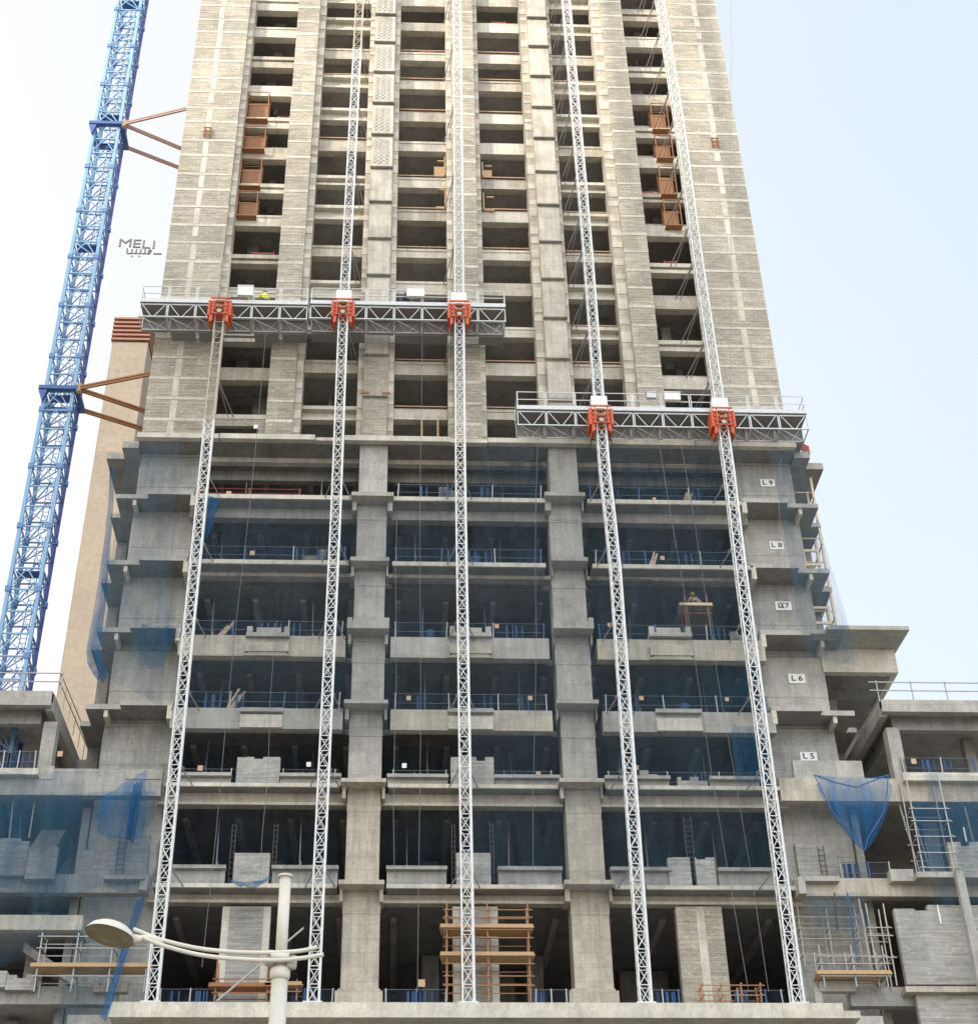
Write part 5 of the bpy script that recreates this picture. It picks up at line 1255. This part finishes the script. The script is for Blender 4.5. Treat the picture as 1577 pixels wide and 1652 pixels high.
# the block across the street whose shadow lies on the podium
ob = thing('opposite_block', (-105, -45, GZ), 'tall block across the street behind the viewer', 'building')
OBZ = 150
part(MB().box(-215, -80, -75, -45, GZ, OBZ), 'facade', M['glass_far'], ob)
part(MB().box(-217, -78, -77, -43, OBZ, OBZ+1.5), 'roof', M['conc_grey'], ob)

# =================================================================== LIGHT
w = bpy.data.worlds.new('World'); sc.world = w; w.use_nodes = True
nt = w.node_tree; bg = nt.nodes['Background']
sky = nt.nodes.new('ShaderNodeTexSky'); sky.sky_type = 'NISHITA'; sky.sun_disc = False
hd2 = math.hypot(SX, SY)
sky.sun_elevation = EL; sky.sun_rotation = math.atan2(SX, SY)
sky.air_density = 1.0; sky.dust_density = 4.0; sky.ozone_density = 1.2; sky.altitude = 0
hz = nt.nodes.new('ShaderNodeMix'); hz.data_type = 'RGBA'; hz.inputs[0].default_value = .72
nt.links.new(sky.outputs[0], hz.inputs[6]); hz.inputs[7].default_value = (6.6, 7.3, 8.4, 1)
tc = nt.nodes.new('ShaderNodeTexCoord'); dt = nt.nodes.new('ShaderNodeVectorMath'); dt.operation = 'DOT_PRODUCT'
dt.inputs[1].default_value = (.93, .0, .37); nt.links.new(tc.outputs['Generated'], dt.inputs[0])
cn = nt.nodes.new('ShaderNodeTexNoise'); cn.inputs['Scale'].default_value = 2.2; cn.inputs['Detail'].default_value = 4; nt.links.new(tc.outputs['Generated'], cn.inputs['Vector'])
ad = nt.nodes.new('ShaderNodeMath'); ad.operation = 'MULTIPLY_ADD'; ad.inputs[1].default_value = .25; nt.links.new(cn.outputs['Fac'], ad.inputs[0]); nt.links.new(dt.outputs['Value'], ad.inputs[2])
gr = nt.nodes.new('ShaderNodeValToRGB'); gr.color_ramp.elements[0].position = .12; gr.color_ramp.elements[0].color = (1.08, 1.06, 1.02, 1)
gr.color_ramp.elements[1].position = .72; gr.color_ramp.elements[1].color = (.80, .89, 1.0, 1)
nt.links.new(ad.outputs[0], gr.inputs['Fac'])
gm = nt.nodes.new('ShaderNodeVectorMath'); gm.operation = 'SCALE'; sy_ = nt.nodes.new('ShaderNodeSeparateXYZ'); nt.links.new(tc.outputs['Generated'], sy_.inputs[0])
mr = nt.nodes.new('ShaderNodeMapRange'); mr.interpolation_type = 'SMOOTHSTEP'; mr.inputs['From Min'].default_value = -.35; mr.inputs['From Max'].default_value = .45
mr.inputs['To Min'].default_value = 14.0; mr.inputs['To Max'].default_value = 5.5; nt.links.new(sy_.outputs[1], mr.inputs['Value'])   # the hazy sky is brighter on the sun's side
nt.links.new(mr.outputs['Result'], gm.inputs[3]); nt.links.new(gr.outputs['Color'], gm.inputs[0])
nt.links.new(gm.outputs[0], hz.inputs[7])
nt.links.new(hz.outputs[2], bg.inputs['Color']); bg.inputs['Strength'].default_value = .125
sun = bpy.data.lights.new('sun', 'SUN'); sun.energy = 3.1; sun.angle = math.radians(5.0); sun.color = (1, .90, .77)
so = bpy.data.objects.new('sun', sun); COL.objects.link(so)
dsun = Vector((SX/hd2*math.cos(EL), SY/hd2*math.cos(EL), math.sin(EL)))
so.rotation_euler = dsun.to_track_quat('Z', 'Y').to_euler(); so.location = (0, 0, 60)

# =================================================================== CAMERA
cam = bpy.data.cameras.new('camera'); co_ = bpy.data.objects.new('camera', cam); COL.objects.link(co_)
from mathutils import Matrix
co_.matrix_world = Matrix(((RT.x, UP.x, -FW.x, 0), (RT.y, UP.y, -FW.y, 0), (RT.z, UP.z, -FW.z, 0), (0, 0, 0, 1)))
cam.sensor_fit = 'VERTICAL'; cam.sensor_height = 24; cam.sensor_width = 24*1577/1652
cam.lens = FPX*24/1652
cam.shift_x = (1577/2-CX)/1652; cam.shift_y = 0
cam.clip_start = .1; cam.clip_end = 6000
sc.camera = co_
sc.view_settings.view_transform = 'Standard'; sc.view_settings.look = 'None'; sc.view_settings.exposure = .86; sc.view_settings.gamma = 1
sc.cycles.max_bounces = 8; sc.cycles.transparent_max_bounces = 16; sc.cycles.diffuse_bounces = 4
